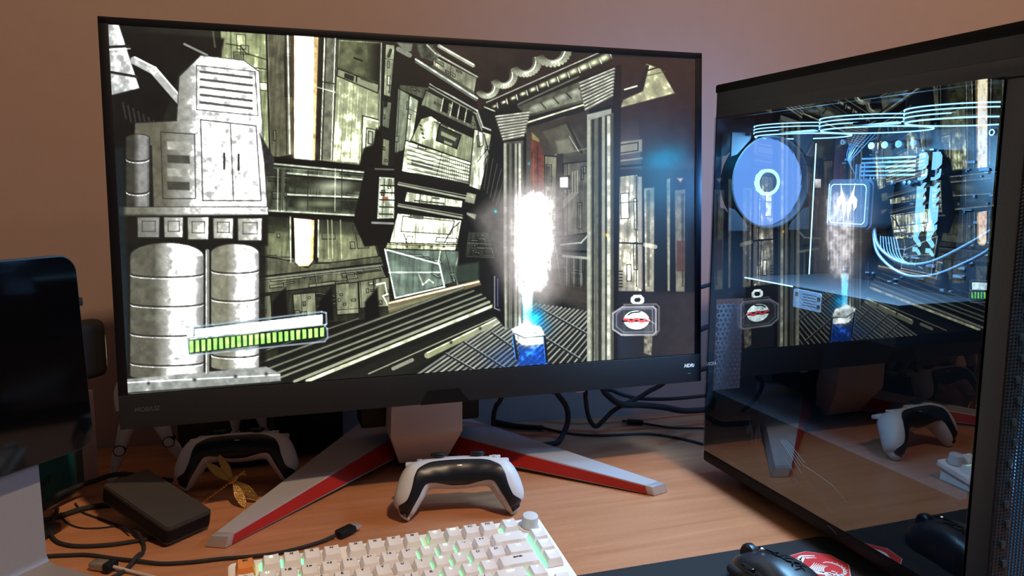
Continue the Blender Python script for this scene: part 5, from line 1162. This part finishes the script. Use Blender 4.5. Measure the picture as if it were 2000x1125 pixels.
# cables between monitor and tower
def yc(P, y): return [(p[0]*1.0, y, p[1]) for p in P]
gc = None
cable('black cable dropping from the monitor just right of its column', [(.145, .120, .19), (.128, .170, .079), (.119, .170, .064), (.116, .175, .046), (.121, .19, .020), (.135, .20, .0035)], .0036)
cable('thick black cable bowing right and down to the desk behind the right leg', [(.17, .09, .20), (.197, .150, .095), (.2150, .170, .075), (.2310, .170, .052), (.2340, .170, .030), (.2250, .165, .012), (.2090, .150, .0040), (.1900, .145, .0040), (.16, .14, .0040)], .0042)
cable('black cable hanging in a tight vee right of the bowed cable', [(.260, .120, .20), (.262, .165, .085), (.264, .170, .055), (.2700, .170, .029), (.2810, .170, .016), (.2930, .170, .024), (.3110, .170, .039), (.3340, .174, .047), (.3540, .172, .055), (.3700, .165, .067), (.3900, .150, .085), (.40, .12, .13)], .0036)
cable('heavy black cable sweeping across to the back of the computer tower', [(.270, .110, .16), (.286, .160, .086), (.3020, .162, .062), (.3230, .162, .050), (.3530, .160, .047), (.3930, .160, .040), (.4300, .160, .031), (.4740, .160, .029), (.53, .15, .03)], .0048)
cable('slim black cable crossing the heavy one behind the monitor', [(.300, .160, .15), (.299, .190, .078), (.321, .192, .064), (.3430, .194, .054), (.3730, .196, .046), (.43, .20, .040), (.50, .20, .04)], .0030)
oc = cable('thin black cable lying across the desk from the stand to the tower', [(.2119, .2322, .0022), (.2341, .2004, .0022), (.2592, .1787, .0022), (.2977, .1634, .0022), (.3606, .1507, .0022), (.3925, .1238, .0022), (.4150, .0900, .0022), (.43, .05, .0022)], .0020)
bm = bmesh.new(); tube(bm, [(.1450, .2680, .0060), (.1690, .2396, .0060), (.2060, .2200, .0055), (.2119, .2322, .0030)], (.0052, .0035), 10, 5); obj('plug', bm, M_black, oc)
oc = cable('thin cable with a small loose plug pointing left beside the wall', [(.3778, .1980, .0035), (.3963, .1800, .0030), (.4157, .1650, .0025), (.4450, .1550, .0025), (.49, .14, .0025)], .0018)
bm = bmesh.new(); box(bm, (0, 0, 0), (.026, .011, .007), .002); box(bm, (-.0165, 0, 0), (.009, .007, .003), .0006); bm.transform(frame((.3665, .2045, .0050), (.86, -.50, 0), (.50, .86, 0))); obj('plug', bm, M_black, oc)
cable('upper black cable bridging the gap between monitor and tower', [(.34, .05, .250), (.375, .060, .243), (.42, .080, .246)], .0030)
cable('lower black cable bridging the gap between monitor and tower', [(.33, .05, .184), (.372, .060, .178), (.42, .085, .182)], .0040)
cable('black cable leaving the monitor corner towards the tower', [(.315, .050, .140), (.352, .055, .128), (.38, .070, .120), (.43, .09, .118)], .0040)
